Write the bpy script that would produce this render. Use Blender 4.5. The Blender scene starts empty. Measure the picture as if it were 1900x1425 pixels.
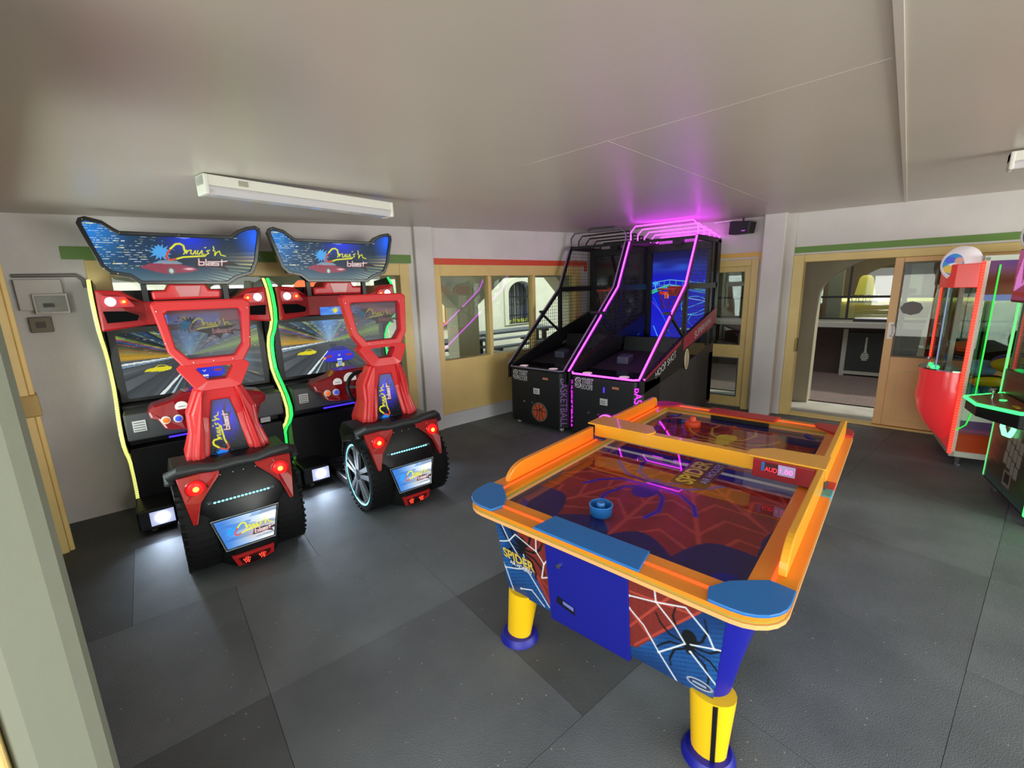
import bpy, bmesh, math, random
import numpy as np
from mathutils import Vector, Matrix
random.seed(7)
rng = np.random.default_rng(11)
C = bpy.context.scene
COL = C.collection
PI = math.pi

# ------------------------------------------------------------------ camera
CAM_H = 1.78
def camera():
    p, r, a = math.radians(12.16), math.radians(-1.74), math.radians(41.4)
    f = np.array([0, math.cos(p), -math.sin(p)]); x = np.array([1., 0, 0]); u = np.cross(x, f)
    R = math.cos(r)*x + math.sin(r)*u; U = -math.sin(r)*x + math.cos(r)*u
    def w(v):
        return (v[0]*math.cos(a)-v[1]*math.sin(a), v[0]*math.sin(a)+v[1]*math.cos(a), v[2])
    R, U, F = w(R), w(U), w(f)
    cd = bpy.data.cameras.new('camera'); co = bpy.data.objects.new('camera', cd); COL.objects.link(co)
    cd.sensor_width = 36; cd.lens = 828/1900*36; cd.clip_start = .02; cd.clip_end = 200
    m = Matrix(((R[0], U[0], -F[0], 0), (R[1], U[1], -F[1], 0), (R[2], U[2], -F[2], CAM_H), (0, 0, 0, 1)))
    co.matrix_world = m
    C.camera = co
camera()

# ------------------------------------------------------------------ world, light, exposure
C.view_settings.view_transform = 'Standard'; C.view_settings.look = 'None'
C.view_settings.gamma = 1; C.view_settings.use_curve_mapping = False
C.view_settings.exposure = 0.0
W = bpy.data.worlds.new('sky'); C.world = W; W.use_nodes = True
W.node_tree.nodes['Background'].inputs[0].default_value = (.93, .98, 1.0, 1)
W.node_tree.nodes['Background'].inputs[1].default_value = 2.0
def light(name, kind, loc, power, color, rot=(0, 0, 0), size=(1, 1)):
    l = bpy.data.lights.new(name, kind); l.energy = power; l.color = color
    if kind == 'AREA':
        l.shape = 'RECTANGLE'; l.size, l.size_y = size
    o = bpy.data.objects.new(name, l); COL.objects.link(o); o.location = loc; o.rotation_euler = rot
    return o
sun = light('sun', 'SUN', (0, 0, 10), 3.6, (1, .96, .88), (math.radians(-14), math.radians(38), 0)); sun.data.angle = .05
# daylight through the open front of the arcade, behind the photographer
light('daylight_front', 'AREA', (1.5, -2.6, 1.0), 170, (1, .97, .92), (math.radians(108), 0, 0), (5.2, 1.7))
light('daylight_side', 'AREA', (5.6, 2.7, 1.25), 375, (.97, 1, .93), (math.radians(98), 0, math.radians(90)), (5.4, 1.7))  # unseen fill lamp added to brighten the left wall and ceiling
light('daylight_window', 'AREA', (-3.1, -.9, 1.3), 120, (.95, .98, 1), (math.radians(102), 0, 0), (2.3, 1.3))  # fill lamp added for the dark left side, behind an added window
C.cycles.use_denoising = True
C.cycles.max_bounces = 8; C.cycles.diffuse_bounces = 4; C.cycles.glossy_bounces = 4
C.cycles.transparent_max_bounces = 16; C.cycles.sample_clamp_indirect = 4
C.cycles.caustics_reflective = False; C.cycles.caustics_refractive = False

# ------------------------------------------------------------------ materials
def lin(c):
    c = np.asarray(c, float)
    return np.where(c <= .04045, c/12.92, ((c+.055)/1.055)**2.4)
def rgb(r, g, b):
    return tuple(float(x) for x in lin([r/255, g/255, b/255])) + (1,)
MATS = {}
def mat(name, color=(128, 128, 128), rough=.5, metal=0., emit=0., ecol=None, coat=0., noise=0., nscale=8., bump=0., bscale=60., spec=.5, grain=None):
    if name in MATS: return MATS[name]
    m = bpy.data.materials.new(name); m.use_nodes = True; nt = m.node_tree; b = nt.nodes['Principled BSDF']
    b.inputs['Base Color'].default_value = rgb(*color); b.inputs['Roughness'].default_value = rough
    b.inputs['Metallic'].default_value = metal; b.inputs['Specular IOR Level'].default_value = spec
    b.inputs['Coat Weight'].default_value = coat; b.inputs['Coat Roughness'].default_value = .05
    if emit:
        b.inputs['Emission Color'].default_value = rgb(*(ecol or color)); b.inputs['Emission Strength'].default_value = emit
    if noise or bump:
        tc = nt.nodes.new('ShaderNodeTexCoord')
    if noise:
        n = nt.nodes.new('ShaderNodeTexNoise'); n.inputs['Scale'].default_value = nscale; n.inputs['Detail'].default_value = 6
        nt.links.new(tc.outputs['Object'], n.inputs['Vector'])
        r = nt.nodes.new('ShaderNodeValToRGB'); c = np.array(rgb(*color)[:3])
        r.color_ramp.elements[0].position = .3; r.color_ramp.elements[1].position = .7
        r.color_ramp.elements[0].color = tuple(c*(1-noise))+(1,); r.color_ramp.elements[1].color = tuple(np.minimum(c*(1+noise), 1))+(1,)
        nt.links.new(n.outputs['Fac'], r.inputs['Fac']); nt.links.new(r.outputs['Color'], b.inputs['Base Color'])
    if bump:
        n2 = nt.nodes.new('ShaderNodeTexNoise'); n2.inputs['Scale'].default_value = bscale; n2.inputs['Detail'].default_value = 4
        nt.links.new(tc.outputs['Object'], n2.inputs['Vector'])
        bp = nt.nodes.new('ShaderNodeBump'); bp.inputs['Strength'].default_value = bump; bp.inputs['Distance'].default_value = .01
        nt.links.new(n2.outputs['Fac'], bp.inputs['Height']); nt.links.new(bp.outputs['Normal'], b.inputs['Normal'])
    MATS[name] = m
    return m
def emit(name, color=(255, 255, 255), strength=1.):
    """A thing that gives off light: lamp, LED, neon."""
    if name in MATS: return MATS[name]
    m = mat(name, color, .4, emit=strength)
    return m
def led(name, color, strength, pitch=.013, dark=.12):
    """LED strip: beads of light along local Z."""
    if name in MATS: return MATS[name]
    m = mat(name, color, .4, emit=strength); nt = m.node_tree; b = nt.nodes['Principled BSDF']
    tc = nt.nodes.new('ShaderNodeTexCoord'); sp = nt.nodes.new('ShaderNodeSeparateXYZ'); nt.links.new(tc.outputs['Object'], sp.inputs[0])
    a = nt.nodes.new('ShaderNodeMath'); a.operation = 'MULTIPLY'; a.inputs[1].default_value = 2*PI/pitch
    s = nt.nodes.new('ShaderNodeMath'); s.operation = 'SINE'
    mr = nt.nodes.new('ShaderNodeMapRange'); mr.inputs[1].default_value = -.6; mr.inputs[2].default_value = .6
    mr.inputs[3].default_value = strength*dark; mr.inputs[4].default_value = strength
    nt.links.new(sp.outputs['Z'], a.inputs[0]); nt.links.new(a.outputs[0], s.inputs[0]); nt.links.new(s.outputs[0], mr.inputs[0])
    nt.links.new(mr.outputs[0], b.inputs['Emission Strength'])
    return m
def glass(name, tint=(235, 242, 238), refl=.12):
    if name in MATS: return MATS[name]
    m = bpy.data.materials.new(name); m.use_nodes = True; nt = m.node_tree
    nt.nodes.remove(nt.nodes['Principled BSDF'])
    out = nt.nodes['Material Output']
    t = nt.nodes.new('ShaderNodeBsdfTransparent'); t.inputs[0].default_value = rgb(*tint)
    g = nt.nodes.new('ShaderNodeBsdfGlossy'); g.inputs['Roughness'].default_value = .02
    f = nt.nodes.new('ShaderNodeFresnel'); ge = nt.nodes.new('ShaderNodeNewGeometry')      # same index on both faces of the thin pane
    io = nt.nodes.new('ShaderNodeMath'); io.operation = 'MULTIPLY_ADD'; io.inputs[1].default_value = 1/1.45-1.45; io.inputs[2].default_value = 1.45
    nt.links.new(ge.outputs['Backfacing'], io.inputs[0]); nt.links.new(io.outputs[0], f.inputs[0])
    ad = nt.nodes.new('ShaderNodeMath'); ad.operation = 'MULTIPLY_ADD'; ad.inputs[1].default_value = 1.0; ad.inputs[2].default_value = refl*.3; ad.use_clamp = True
    mx = nt.nodes.new('ShaderNodeMixShader')
    nt.links.new(f.outputs[0], ad.inputs[0]); nt.links.new(ad.outputs[0], mx.inputs[0])
    nt.links.new(t.outputs[0], mx.inputs[1]); nt.links.new(g.outputs[0], mx.inputs[2]); nt.links.new(mx.outputs[0], out.inputs[0])
    MATS[name] = m
    return m
def painted(name, strength=0., rough=.35, coat=0.):
    """Flat print or screen picture: colour from the mesh attribute 'ink'; strength > 0 for a screen or a backlit sign."""
    if name in MATS: return MATS[name]
    m = bpy.data.materials.new(name); m.use_nodes = True; nt = m.node_tree; b = nt.nodes['Principled BSDF']
    a = nt.nodes.new('ShaderNodeAttribute'); a.attribute_name = 'ink'
    b.inputs['Roughness'].default_value = rough; b.inputs['Coat Weight'].default_value = coat; b.inputs['Coat Roughness'].default_value = .012
    if strength:
        b.inputs['Base Color'].default_value = (.006, .006, .006, 1); b.inputs['Specular IOR Level'].default_value = .15; b.inputs['Roughness'].default_value = .2
        nt.links.new(a.outputs['Color'], b.inputs['Emission Color']); b.inputs['Emission Strength'].default_value = strength
    else:
        nt.links.new(a.outputs['Color'], b.inputs['Base Color'])
    MATS[name] = m
    return m

# ------------------------------------------------------------------ mesh builder
class MB:
    def __init__(s): s.v, s.f = [], []
    def add(s, vs, fs):
        o = len(s.v); s.v += [tuple(map(float, q)) for q in vs]; s.f += [tuple(i+o for i in q) for q in fs]; return s
    def box(s, x0, x1, y0, y1, z0, z1):
        return s.add([(x0, y0, z0), (x1, y0, z0), (x1, y1, z0), (x0, y1, z0), (x0, y0, z1), (x1, y0, z1), (x1, y1, z1), (x0, y1, z1)],
                     [(0, 3, 2, 1), (4, 5, 6, 7), (0, 1, 5, 4), (1, 2, 6, 5), (2, 3, 7, 6), (3, 0, 4, 7)])
    def _p(s, ax, a, b, c):
        return {'x': (c, a, b), 'y': (a, c, b), 'z': (a, b, c)}[ax]
    def prism(s, poly, ax, c0, c1):
        n = len(poly)
        vs = [s._p(ax, a, b, c0) for a, b in poly]+[s._p(ax, a, b, c1) for a, b in poly]
        return s.add(vs, [tuple(range(n))[::-1], tuple(range(n, 2*n))]+[(i, (i+1) % n, (i+1) % n+n, i+n) for i in range(n)])
    def ring(s, outer, inner, ax, c0, c1):
        n = len(outer)
        vs = [s._p(ax, a, b, c) for c in (c0, c1) for q in (outer, inner) for a, b in q]
        fs = []
        for i in range(n):
            j = (i+1) % n
            fs += [(i, j, n+j, n+i), (2*n+i, 3*n+i, 3*n+j, 2*n+j), (i, 2*n+i, 2*n+j, j), (n+i, n+j, 3*n+j, 3*n+i)]
        return s.add(vs, fs)
    def loft(s, loops, cap=True):
        n = len(loops[0]); vs = [p for l in loops for p in l]; fs = []
        for k in range(len(loops)-1):
            for i in range(n):
                j = (i+1) % n; fs.append((k*n+i, k*n+j, k*n+n+j, k*n+n+i))
        if cap: fs += [tuple(range(n))[::-1], tuple(range((len(loops)-1)*n, len(loops)*n))]
        return s.add(vs, fs)
    def tube(s, pts, r, seg=8, closed=False, flat=1.0):
        P = [Vector(p) for p in pts]; n = len(P); loops = []
        up = None
        for i in range(n):
            a = P[(i-1) % n] if closed or i else P[i]; b = P[(i+1) % n] if closed or i < n-1 else P[i]
            t = (b-a).normalized()
            if up is None:
                up = Vector((0, 0, 1)) if abs(t.z) < .9 else Vector((1, 0, 0))
            up = (up-t*up.dot(t)).normalized(); sd = t.cross(up)
            k = 1.0
            if 0 < i < n-1 or closed:
                c = (P[i]-a).normalized().dot((b-P[i]).normalized()); k = 1/max(.5, math.sqrt(max(0, (1+c)/2)))
            loops.append([tuple(P[i]+(up*math.sin(q)*flat+sd*math.cos(q))*r*(1+(k-1)*.7)) for q in (2*PI*(j+.5)/seg for j in range(seg))])
        if closed: loops.append(loops[0])
        return s.loft(loops, not closed)
    def cyl(s, p0, p1, r0, r1=None, seg=16):
        P, Q = Vector(p0), Vector(p1); t = (Q-P).normalized(); u = t.orthogonal().normalized(); w = t.cross(u); r1 = r0 if r1 is None else r1
        L = lambda c, r: [tuple(c+(u*math.cos(a)+w*math.sin(a))*r) for a in (2*PI*j/seg for j in range(seg))]
        return s.loft([L(P, r0), L(Q, r1)])
    def lathe(s, prof, c=(0, 0, 0), ax='z', seg=24, cap=True):
        loops = []
        for r, h in prof:
            l = []
            for j in range(seg):
                a = 2*PI*j/seg; x, y = r*math.cos(a), r*math.sin(a)
                q = {'z': (x, y, h), 'x': (h, x, y), 'y': (y, h, x)}[ax]; l.append((q[0]+c[0], q[1]+c[1], q[2]+c[2]))
            loops.append(l)
        return s.loft(loops, cap)
    def ball(s, c, r, nu=16, nv=10, rot=None):
        rx, ry, rz = (r, r, r) if not isinstance(r, tuple) else r
        loops = []
        for k in range(nv+1):
            t = PI*(k+.02*(k == 0)-.02*(k == nv))/nv; l = []
            for j in range(nu):
                a = 2*PI*j/nu; v = Vector((rx*math.sin(t)*math.cos(a), ry*math.sin(t)*math.sin(a), rz*math.cos(t)))
                if rot is not None: v = rot @ v
                l.append((v.x+c[0], v.y+c[1], v.z+c[2]))
            loops.append(l)
        return s.loft(loops)
    def torus(s, c, R, r, ax='z', seg=32, rs=8, sq=1.0):
        pts = []
        for j in range(seg):
            a = 2*PI*j/seg; x, y = R*math.cos(a), R*math.sin(a)
            q = {'z': (x, y, 0), 'x': (0, x, y), 'y': (y, 0, x)}[ax]; pts.append((q[0]+c[0], q[1]+c[1], q[2]+c[2]))
        return s.tube(pts, r, rs, True)
    def map(s, fn):
        s.v = [tuple(fn(*q)) for q in s.v]; return s
    def build(s, name, m, parent=None, smooth=False, bevel=0., kind=None, label=None, segs=2):
        me = bpy.data.meshes.new(name); me.from_pydata(s.v, [], s.f)
        bm = bmesh.new(); bm.from_mesh(me); bmesh.ops.recalc_face_normals(bm, faces=bm.faces); bm.to_mesh(me); bm.free()
        if m: me.materials.append(m)
        if smooth:
            me.polygons.foreach_set('use_smooth', [True]*len(me.polygons))
            me.set_sharp_from_angle(angle=math.radians(38))
        return link(name, me, parent, bevel, kind, label, segs)
def link(name, me, parent=None, bevel=0., kind=None, label=None, segs=2):
    o = bpy.data.objects.new(name, me); COL.objects.link(o)
    if parent is not None: o.parent = parent
    if bevel:
        b = o.modifiers.new('bevel', 'BEVEL'); b.width = bevel; b.segments = segs; b.limit_method = 'ANGLE'; b.angle_limit = math.radians(40)
    if kind: o['kind'] = kind
    if label: o['label'] = label
    return o
def thing(name, label, cat, loc=(0, 0, 0), rz=0., group=None):
    o = bpy.data.objects.new(name, None); COL.objects.link(o); o.location = loc; o.rotation_euler = (0, 0, rz); o.empty_display_size = .1
    o['label'] = label; o['category'] = cat
    if group: o['group'] = group
    return o
def tag(o, label, cat, group=None):
    o['label'] = label; o['category'] = cat
    if group: o['group'] = group
    return o
def dup(root, loc=None, rz=None, label=None):
    def cp(o, par):
        c = o.copy(); COL.objects.link(c)
        if par is not None: c.parent = par
        for ch in list(o.children): cp(ch, c)
        return c
    r = cp(root, None)
    if loc is not None: r.location = loc
    if rz is not None: r.rotation_euler = (0, 0, rz)
    if label: r['label'] = label
    return r
def lettering(body, fit, m, parent, origin, U, V, name='lettering', depth=.0015, shear=0., bold=0.):
    """Flat raised lettering in the plane origin + U*x + V*y, fitted to a (width, height) box."""
    cu = bpy.data.curves.new(name, 'FONT'); cu.body = body; cu.shear = shear; cu.offset = bold; cu.resolution_u = 3
    ob = bpy.data.objects.new(name, cu); me = bpy.data.meshes.new_from_object(ob)
    bpy.data.objects.remove(ob)
    co = np.zeros(len(me.vertices)*3); me.vertices.foreach_get('co', co); co = co.reshape(-1, 3)
    mn, mx = co.min(0), co.max(0)
    a = (co[:, 0]-mn[0])/max(1e-6, mx[0]-mn[0])*fit[0]; b = (co[:, 1]-mn[1])/max(1e-6, mx[1]-mn[1])*fit[1]
    O, U, V = np.array(origin, float), np.array(U, float), np.array(V, float); N = np.cross(U, V); N /= np.linalg.norm(N)
    P = O+a[:, None]*U+b[:, None]*V+N*depth
    me.vertices.foreach_set('co', P.ravel()); me.update(); me.name = name
    me.materials.clear(); me.materials.append(m)
    for p in me.polygons: p.material_index = 0
    return link(name, me, parent)

# ------------------------------------------------------------------ flat print (rasterised in the script, stored on mesh vertices)
class Ink:
    def __init__(s, w, h, res, bg=(0, 0, 0)):
        s.w, s.h = w, h; s.nx, s.ny = int(round(w/res))+1, int(round(h/res))+1
        s.x, s.y = np.meshgrid(np.linspace(0, w, s.nx), np.linspace(0, h, s.ny)); s.res = res
        s.c = np.zeros((s.ny, s.nx, 3)); s.c[:] = np.array(bg)/255
    def mix(s, a, col):
        a = np.clip(a, 0, 1)[..., None]; s.c = s.c*(1-a)+np.array(col)/255*a
    def glow(s, a, col):
        s.c = s.c+np.clip(a, 0, None)[..., None]*np.array(col)/255
    def inside(s, poly):
        r = np.zeros(s.x.shape, bool); n = len(poly)
        for i in range(n):
            (x1, y1), (x2, y2) = poly[i], poly[(i+1) % n]
            if y1 == y2: continue
            k = ((y1 > s.y) != (y2 > s.y)) & (s.x < (x2-x1)*(s.y-y1)/(y2-y1)+x1); r ^= k
        return r
    def poly(s, poly, col, a=1.): s.mix(s.inside(poly)*a, col)
    def dist(s, pts):
        d = np.full(s.x.shape, 1e9)
        for (x1, y1), (x2, y2) in zip(pts[:-1], pts[1:]):
            L = (x2-x1)**2+(y2-y1)**2 or 1e-12
            t = np.clip(((s.x-x1)*(x2-x1)+(s.y-y1)*(y2-y1))/L, 0, 1)
            d = np.minimum(d, np.hypot(s.x-x1-t*(x2-x1), s.y-y1-t*(y2-y1)))
        return d
    def line(s, pts, w, col, a=1.): s.mix(np.clip((w/2-s.dist(pts))/s.res+.5, 0, 1)*a, col)
    def ell(s, cx, cy, rx, ry, col, a=1., soft=0.):
        d = np.hypot((s.x-cx)/rx, (s.y-cy)/ry)
        s.mix((np.clip((1-d)/soft, 0, 1) if soft else np.clip((1-d)*min(rx, ry)/s.res+.5, 0, 1))*a, col)
    def rect(s, x0, y0, x1, y1, col, a=1.): s.mix(((s.x >= x0) & (s.x <= x1) & (s.y >= y0) & (s.y <= y1))*a, col)
    def noise(s, sx, sy, seed=0):
        g = np.random.default_rng(seed); gx, gy = s.x/sx, s.y/sy
        ix, iy = np.floor(gx).astype(int), np.floor(gy).astype(int); t = g.random((iy.max()+2, ix.max()+2))
        fx, fy = gx-ix, gy-iy; fx = fx*fx*(3-2*fx); fy = fy*fy*(3-2*fy)
        return (t[iy, ix]*(1-fx)+t[iy, ix+1]*fx)*(1-fy)+(t[iy+1, ix]*(1-fx)+t[iy+1, ix+1]*fx)*fy
def panel(name, ink, m, parent, origin, U=(1, 0, 0), V=(0, 0, 1), clip=None, fn=None, label=None):
    """A flat printed panel made of a fine vertex grid carrying the ink."""
    O, U, V = np.array(origin, float), np.array(U, float), np.array(V, float)
    P = O+ink.x[..., None]*U+ink.y[..., None]*V
    P = P.reshape(-1, 3)
    if fn: P = np.array([fn(*p) for p in P])
    i, j = np.meshgrid(np.arange(ink.nx-1), np.arange(ink.ny-1))
    a = (j*ink.nx+i).ravel(); F = np.stack([a, a+1, a+1+ink.nx, a+ink.nx], 1)
    if clip is not None:
        mk = ink.inside(clip).ravel(); F = F[mk[F].all(1)]
        used = np.unique(F); mp = np.zeros(len(P), int); mp[used] = np.arange(len(used)); F = mp[F]; P = P[used]
    else: used = np.arange(len(P))
    me = bpy.data.meshes.new(name); me.vertices.add(len(P)); me.vertices.foreach_set('co', P.ravel())
    me.loops.add(F.size); me.loops.foreach_set('vertex_index', F.ravel()); me.polygons.add(len(F))
    me.polygons.foreach_set('loop_start', np.arange(0, F.size, 4)); me.update(calc_edges=True); me.validate()
    at = me.attributes.new('ink', 'FLOAT_COLOR', 'POINT')
    col = np.ones((len(P), 4)); col[:, :3] = lin(np.clip(ink.c, 0, 1)).reshape(-1, 3)[used]
    at.data.foreach_set('color', col.ravel()); me.materials.append(m)
    return link(name, me, parent, label=label)
# ------------------------------------------------------------------ setting
A0 = np.array([-4.9442, .1745]); AD = np.array([.15521, .98788]); AN = np.array([.98788, -.15521])
AROT = math.atan2(AD[1], AD[0])
def lw(s, o, z):                       # left wall coordinates: along, out into the room, up
    return (A0[0]+AD[0]*s+AN[0]*o, A0[1]+AD[1]*s+AN[1]*o, z)
def lwb(*boxes):                       # boxes (s0, s1, o0, o1, z0, z1) on the left wall
    b = MB()
    for q in boxes: b.box(*q)
    return b.map(lw)
def ceil_z(x, y): return 2.369-.0078*x+.0301*y

PLASTER = mat('white_plaster', (205, 199, 196), .75, noise=.06, nscale=2.5, bump=.25, bscale=22)
CEILING = mat('ceiling_paint', (200, 191, 180), .33, noise=.03, nscale=1.2, bump=.06, bscale=5)
TIMBER = mat('cream_yellow_timber', (214, 186, 118), .45, noise=.05, nscale=5)
GREEN = mat('green_trim_paint', (92, 128, 48), .5)
RED = mat('red_trim_paint', (206, 74, 44), .5)
OCHRE = mat('ochre_trim_paint', (222, 178, 84), .5)
SKIRT = mat('pale_grey_paint', (196, 197, 198), .6, noise=.04, nscale=3)
CREAM = mat('cream_render', (226, 221, 198), .8, noise=.05, nscale=2, bump=.2, bscale=14)
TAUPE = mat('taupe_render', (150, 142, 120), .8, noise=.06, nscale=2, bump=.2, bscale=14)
GLASS = glass('window_glass')
BLACKM = mat('black_steel', (22, 21, 22), .4, spec=.4)
CHROME = mat('chrome', (215, 215, 218), .18, metal=1.)
CONCRETE = mat('concrete', (150, 147, 136), .7, noise=.12, nscale=4, bump=.1)

# floor: a slab under loose-laid rubber mats, each mat a part of the floor
slab = MB().prism([(-5.3, -1.2), (4.7, -1.2), (4.7, 7.0), (-4.1, 7.0)], 'z', -.12, -.012).build('floor', CONCRETE, kind='structure')
def rubber(name, c):
    if name in MATS: return MATS[name]
    m = mat(name, c, .62, spec=.35, bump=.35, bscale=170); nt = m.node_tree; b = nt.nodes['Principled BSDF']
    tc = nt.nodes.new('ShaderNodeTexCoord'); v = nt.nodes.new('ShaderNodeTexVoronoi'); v.inputs['Scale'].default_value = 26
    nt.links.new(tc.outputs['Object'], v.inputs['Vector'])
    r = nt.nodes.new('ShaderNodeMath'); r.operation = 'LESS_THAN'; r.inputs[1].default_value = .085
    nt.links.new(v.outputs['Distance'], r.inputs[0])
    n = nt.nodes.new('ShaderNodeTexNoise'); n.inputs['Scale'].default_value = 2.2; n.inputs['Detail'].default_value = 8
    nt.links.new(tc.outputs['Object'], n.inputs['Vector'])
    cr = nt.nodes.new('ShaderNodeValToRGB'); k = np.array(rgb(*c)[:3])
    cr.color_ramp.elements[0].position = .3; cr.color_ramp.elements[1].position = .75
    cr.color_ramp.elements[0].color = tuple(k*.8)+(1,); cr.color_ramp.elements[1].color = tuple(k*1.25)+(1,)
    nt.links.new(n.outputs['Fac'], cr.inputs['Fac'])
    sp = nt.nodes.new('ShaderNodeMath'); sp.operation = 'MULTIPLY'
    v2 = nt.nodes.new('ShaderNodeMath'); v2.operation = 'GREATER_THAN'; v2.inputs[1].default_value = .72
    sx = nt.nodes.new('ShaderNodeSeparateColor'); nt.links.new(v.outputs['Color'], sx.inputs[0]); nt.links.new(sx.outputs[0], v2.inputs[0])
    nt.links.new(r.outputs[0], sp.inputs[0]); nt.links.new(v2.outputs[0], sp.inputs[1])
    mx = nt.nodes.new('ShaderNodeMixRGB'); nt.links.new(sp.outputs[0], mx.inputs[0]); nt.links.new(cr.outputs[0], mx.inputs[1]); mx.inputs[2].default_value = rgb(165, 165, 155)
    nt.links.new(mx.outputs[0], b.inputs['Base Color'])
    return m
RUB = [rubber('rubber_mat_grey', (100, 105, 108)), rubber('rubber_mat_dark', (84, 87, 88)), rubber('rubber_mat_pale', (108, 114, 117))]
MO, MU, MV = np.array([-1.816, 1.504]), np.array([.985, -.17]), np.array([.165, .986])
def clip_half(poly, n, c):
    out = []
    for i in range(len(poly)):
        p, q = poly[i], poly[(i+1) % len(poly)]; a, b = np.dot(p, n)-c, np.dot(q, n)-c
        if a <= 0: out.append(p)
        if a*b < 0: out.append(p+(q-p)*(a/(a-b)))
    return out
DARK = {(0, 0): 1, (0, -2): 1, (-2, -3): 1, (-3, -2): 1, (-3, -1): 1, (2, 1): 2, (-2, -2): 2, (-1, -1): 2, (3, 2): 2}
mats_wall = [(np.array([0, 1.]), 6.99), (np.array([0, -1.]), .9), (np.array([1., 0]), 4.45), (-AN, -float(np.dot(A0, AN)))]
for i in range(-5, 8):
    off = .5 if i in (1, 2, -2, -4, 4) else 0.
    for j in range(-4, 8):
        cs = [MO+MU*(i+a)+MV*(j+off+b) for a, b in ((.001, .001), (.999, .001), (.999, .999), (.001, .999))]
        for n, c in mats_wall:
            if cs: cs = clip_half(cs, n, c-.002)
        if len(cs) < 3: continue
        k = DARK.get((i, j), 2 if (i*3+j*5) % 4 == 1 else 0)
        MB().prism([tuple(p) for p in cs], 'z', -.012, rng.uniform(-.0008, 0)).build('rubber_mat', RUB[k], slab)

# ceiling with its sheet joints
cp = [(-5.25, -.2), (4.62, -.2), (4.62, 7.0), (-4.08, 7.0)]
cb = MB().loft([[(x, y, ceil_z(x, y)) for x, y in cp], [(x, y, ceil_z(x, y)+.12) for x, y in cp]]); cb.build('ceiling', CEILING, kind='structure')
def ceil_strip(x0, y0, x1, y1, w, t, name):
    d = np.array([x1-x0, y1-y0]); d /= np.linalg.norm(d); n = np.array([-d[1], d[0]])*w/2
    q = [(x0+n[0], y0+n[1]), (x1+n[0], y1+n[1]), (x1-n[0], y1-n[1]), (x0-n[0], y0-n[1])]
    MB().loft([[(x, y, ceil_z(x, y)+.004) for x, y in q], [(x, y, ceil_z(x, y)-t) for x, y in q]]).build(name, CEILING, kind='structure')
ceil_strip(-.085, -.1, -.14, 6.75, .020, .009, 'trim_1')
ceil_strip(-1.7, 2.09, -.12, 1.93, .006, .0008, 'trim_2'); ceil_strip(-1.15, 2.02, -1.155, 6.7, .006, .0008, 'trim_3')

# left wall with two big windows
lwb((-.4, .40, -.22, 0, 0, 2.72), (.40, 3.10, -.22, 0, 2.09, 2.72), (.40, 3.10, -.22, 0, 0, .18), (3.10, 3.48, -.22, 0, 0, 2.72),
    (3.48, 6.13, -.22, 0, 2.06, 2.72), (3.48, 6.13, -.22, 0, 0, .18), (6.13, 6.72, -.22, 0, 0, 2.72)).build('wall_left', PLASTER, kind='structure')
lwb((3.22, 3.462, -.01, .055, 0, 2.70)).build('trim_4', PLASTER, kind='structure', bevel=.012)
lwb((.24, 3.18, 0, .012, 2.095, 2.19)).build('trim_5', GREEN, kind='structure')
lwb((3.465, 6.30, 0, .012, 2.085, 2.16), (6.24, 6.30, 0, .012, 2.0, 2.085)).build('trim_6', RED, kind='structure')
lwb((3.462, 6.4, 0, .018, 0, .175)).build('baseboard_left', SKIRT, kind='structure')
w1 = lwb((.36, .50, -.12, .02, .15, 2.09), (3.02, 3.14, -.12, .02, .15, 2.09), (.50, 3.02, -.12, .02, 1.96, 2.09), (.50, 3.02, -.12, .02, .15, .26)).build('window_1', TIMBER, kind='structure', bevel=.006)
for q in (1.28, 2.16): lwb((q-.03, q+.03, -.10, .0, .26, 1.96)).build('mullion', TIMBER, w1, bevel=.005)
for a, b in ((.50, 1.25), (1.31, 2.13), (2.19, 3.02)): lwb((a, b, -.055, -.049, .26, 1.96)).build('pane', GLASS, w1)
w2 = lwb((3.462, 3.56, -.12, .022, .175, 2.085), (6.02, 6.14, -.12, .022, .175, 2.085), (3.56, 6.02, -.12, .022, 1.945, 2.085)).build('window_2', TIMBER, kind='structure', bevel=.006)
for q in (4.33, 5.14): lwb((q-.028, q+.028, -.10, .006, .88, 1.945)).build('mullion', TIMBER, w2, bevel=.005)
for a, b in ((3.56, 4.30), (4.36, 5.11), (5.17, 6.02)): lwb((a, b, -.055, -.049, .88, 1.945)).build('pane', GLASS, w2)
for a, b in ((3.56, 4.596), (4.602, 6.02)): lwb((a, b, -.09, -.012, .175, .88)).build('lower_panel', TIMBER, w2, bevel=.004)
lwb((3.56, 6.02, -.11, .004, .86, .885)).build('sill', TIMBER, w2)

# back wall: narrow glazed door left of a pilaster, wide sliding door to its right
BY = 6.79
bw = MB()
for q in ((-4.1, -2.42, BY-.05, BY+.2, 0, 2.75), (-2.42, -1.53, BY-.05, BY+.2, 2.05, 2.75), (-1.53, -1.145, BY-.05, BY+.2, 0, 2.75), (-1.145, 1.30, BY, BY+.2, 2.075, 2.75), (1.30, 4.6, BY, BY+.2, 0, 2.75)): bw.box(*q)
bw.build('wall_back', PLASTER, kind='structure')
MB().box(-1.47, -1.225, 6.55, BY+.05, 0, 2.62).build('trim_7', PLASTER, kind='structure', bevel=.012)
MB().box(-2.5, -1.472, BY-.064, BY-.05, 2.085, 2.145).box(-1.53, -1.472, BY-.064, BY-.05, 2.03, 2.085).build('trim_8', OCHRE, kind='structure')
MB().box(-1.215, .78, BY-.014, BY, 2.10, 2.172).box(-1.215, -1.155, BY-.014, BY, 2.04, 2.10).build('trim_9', GREEN, kind='structure')
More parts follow.
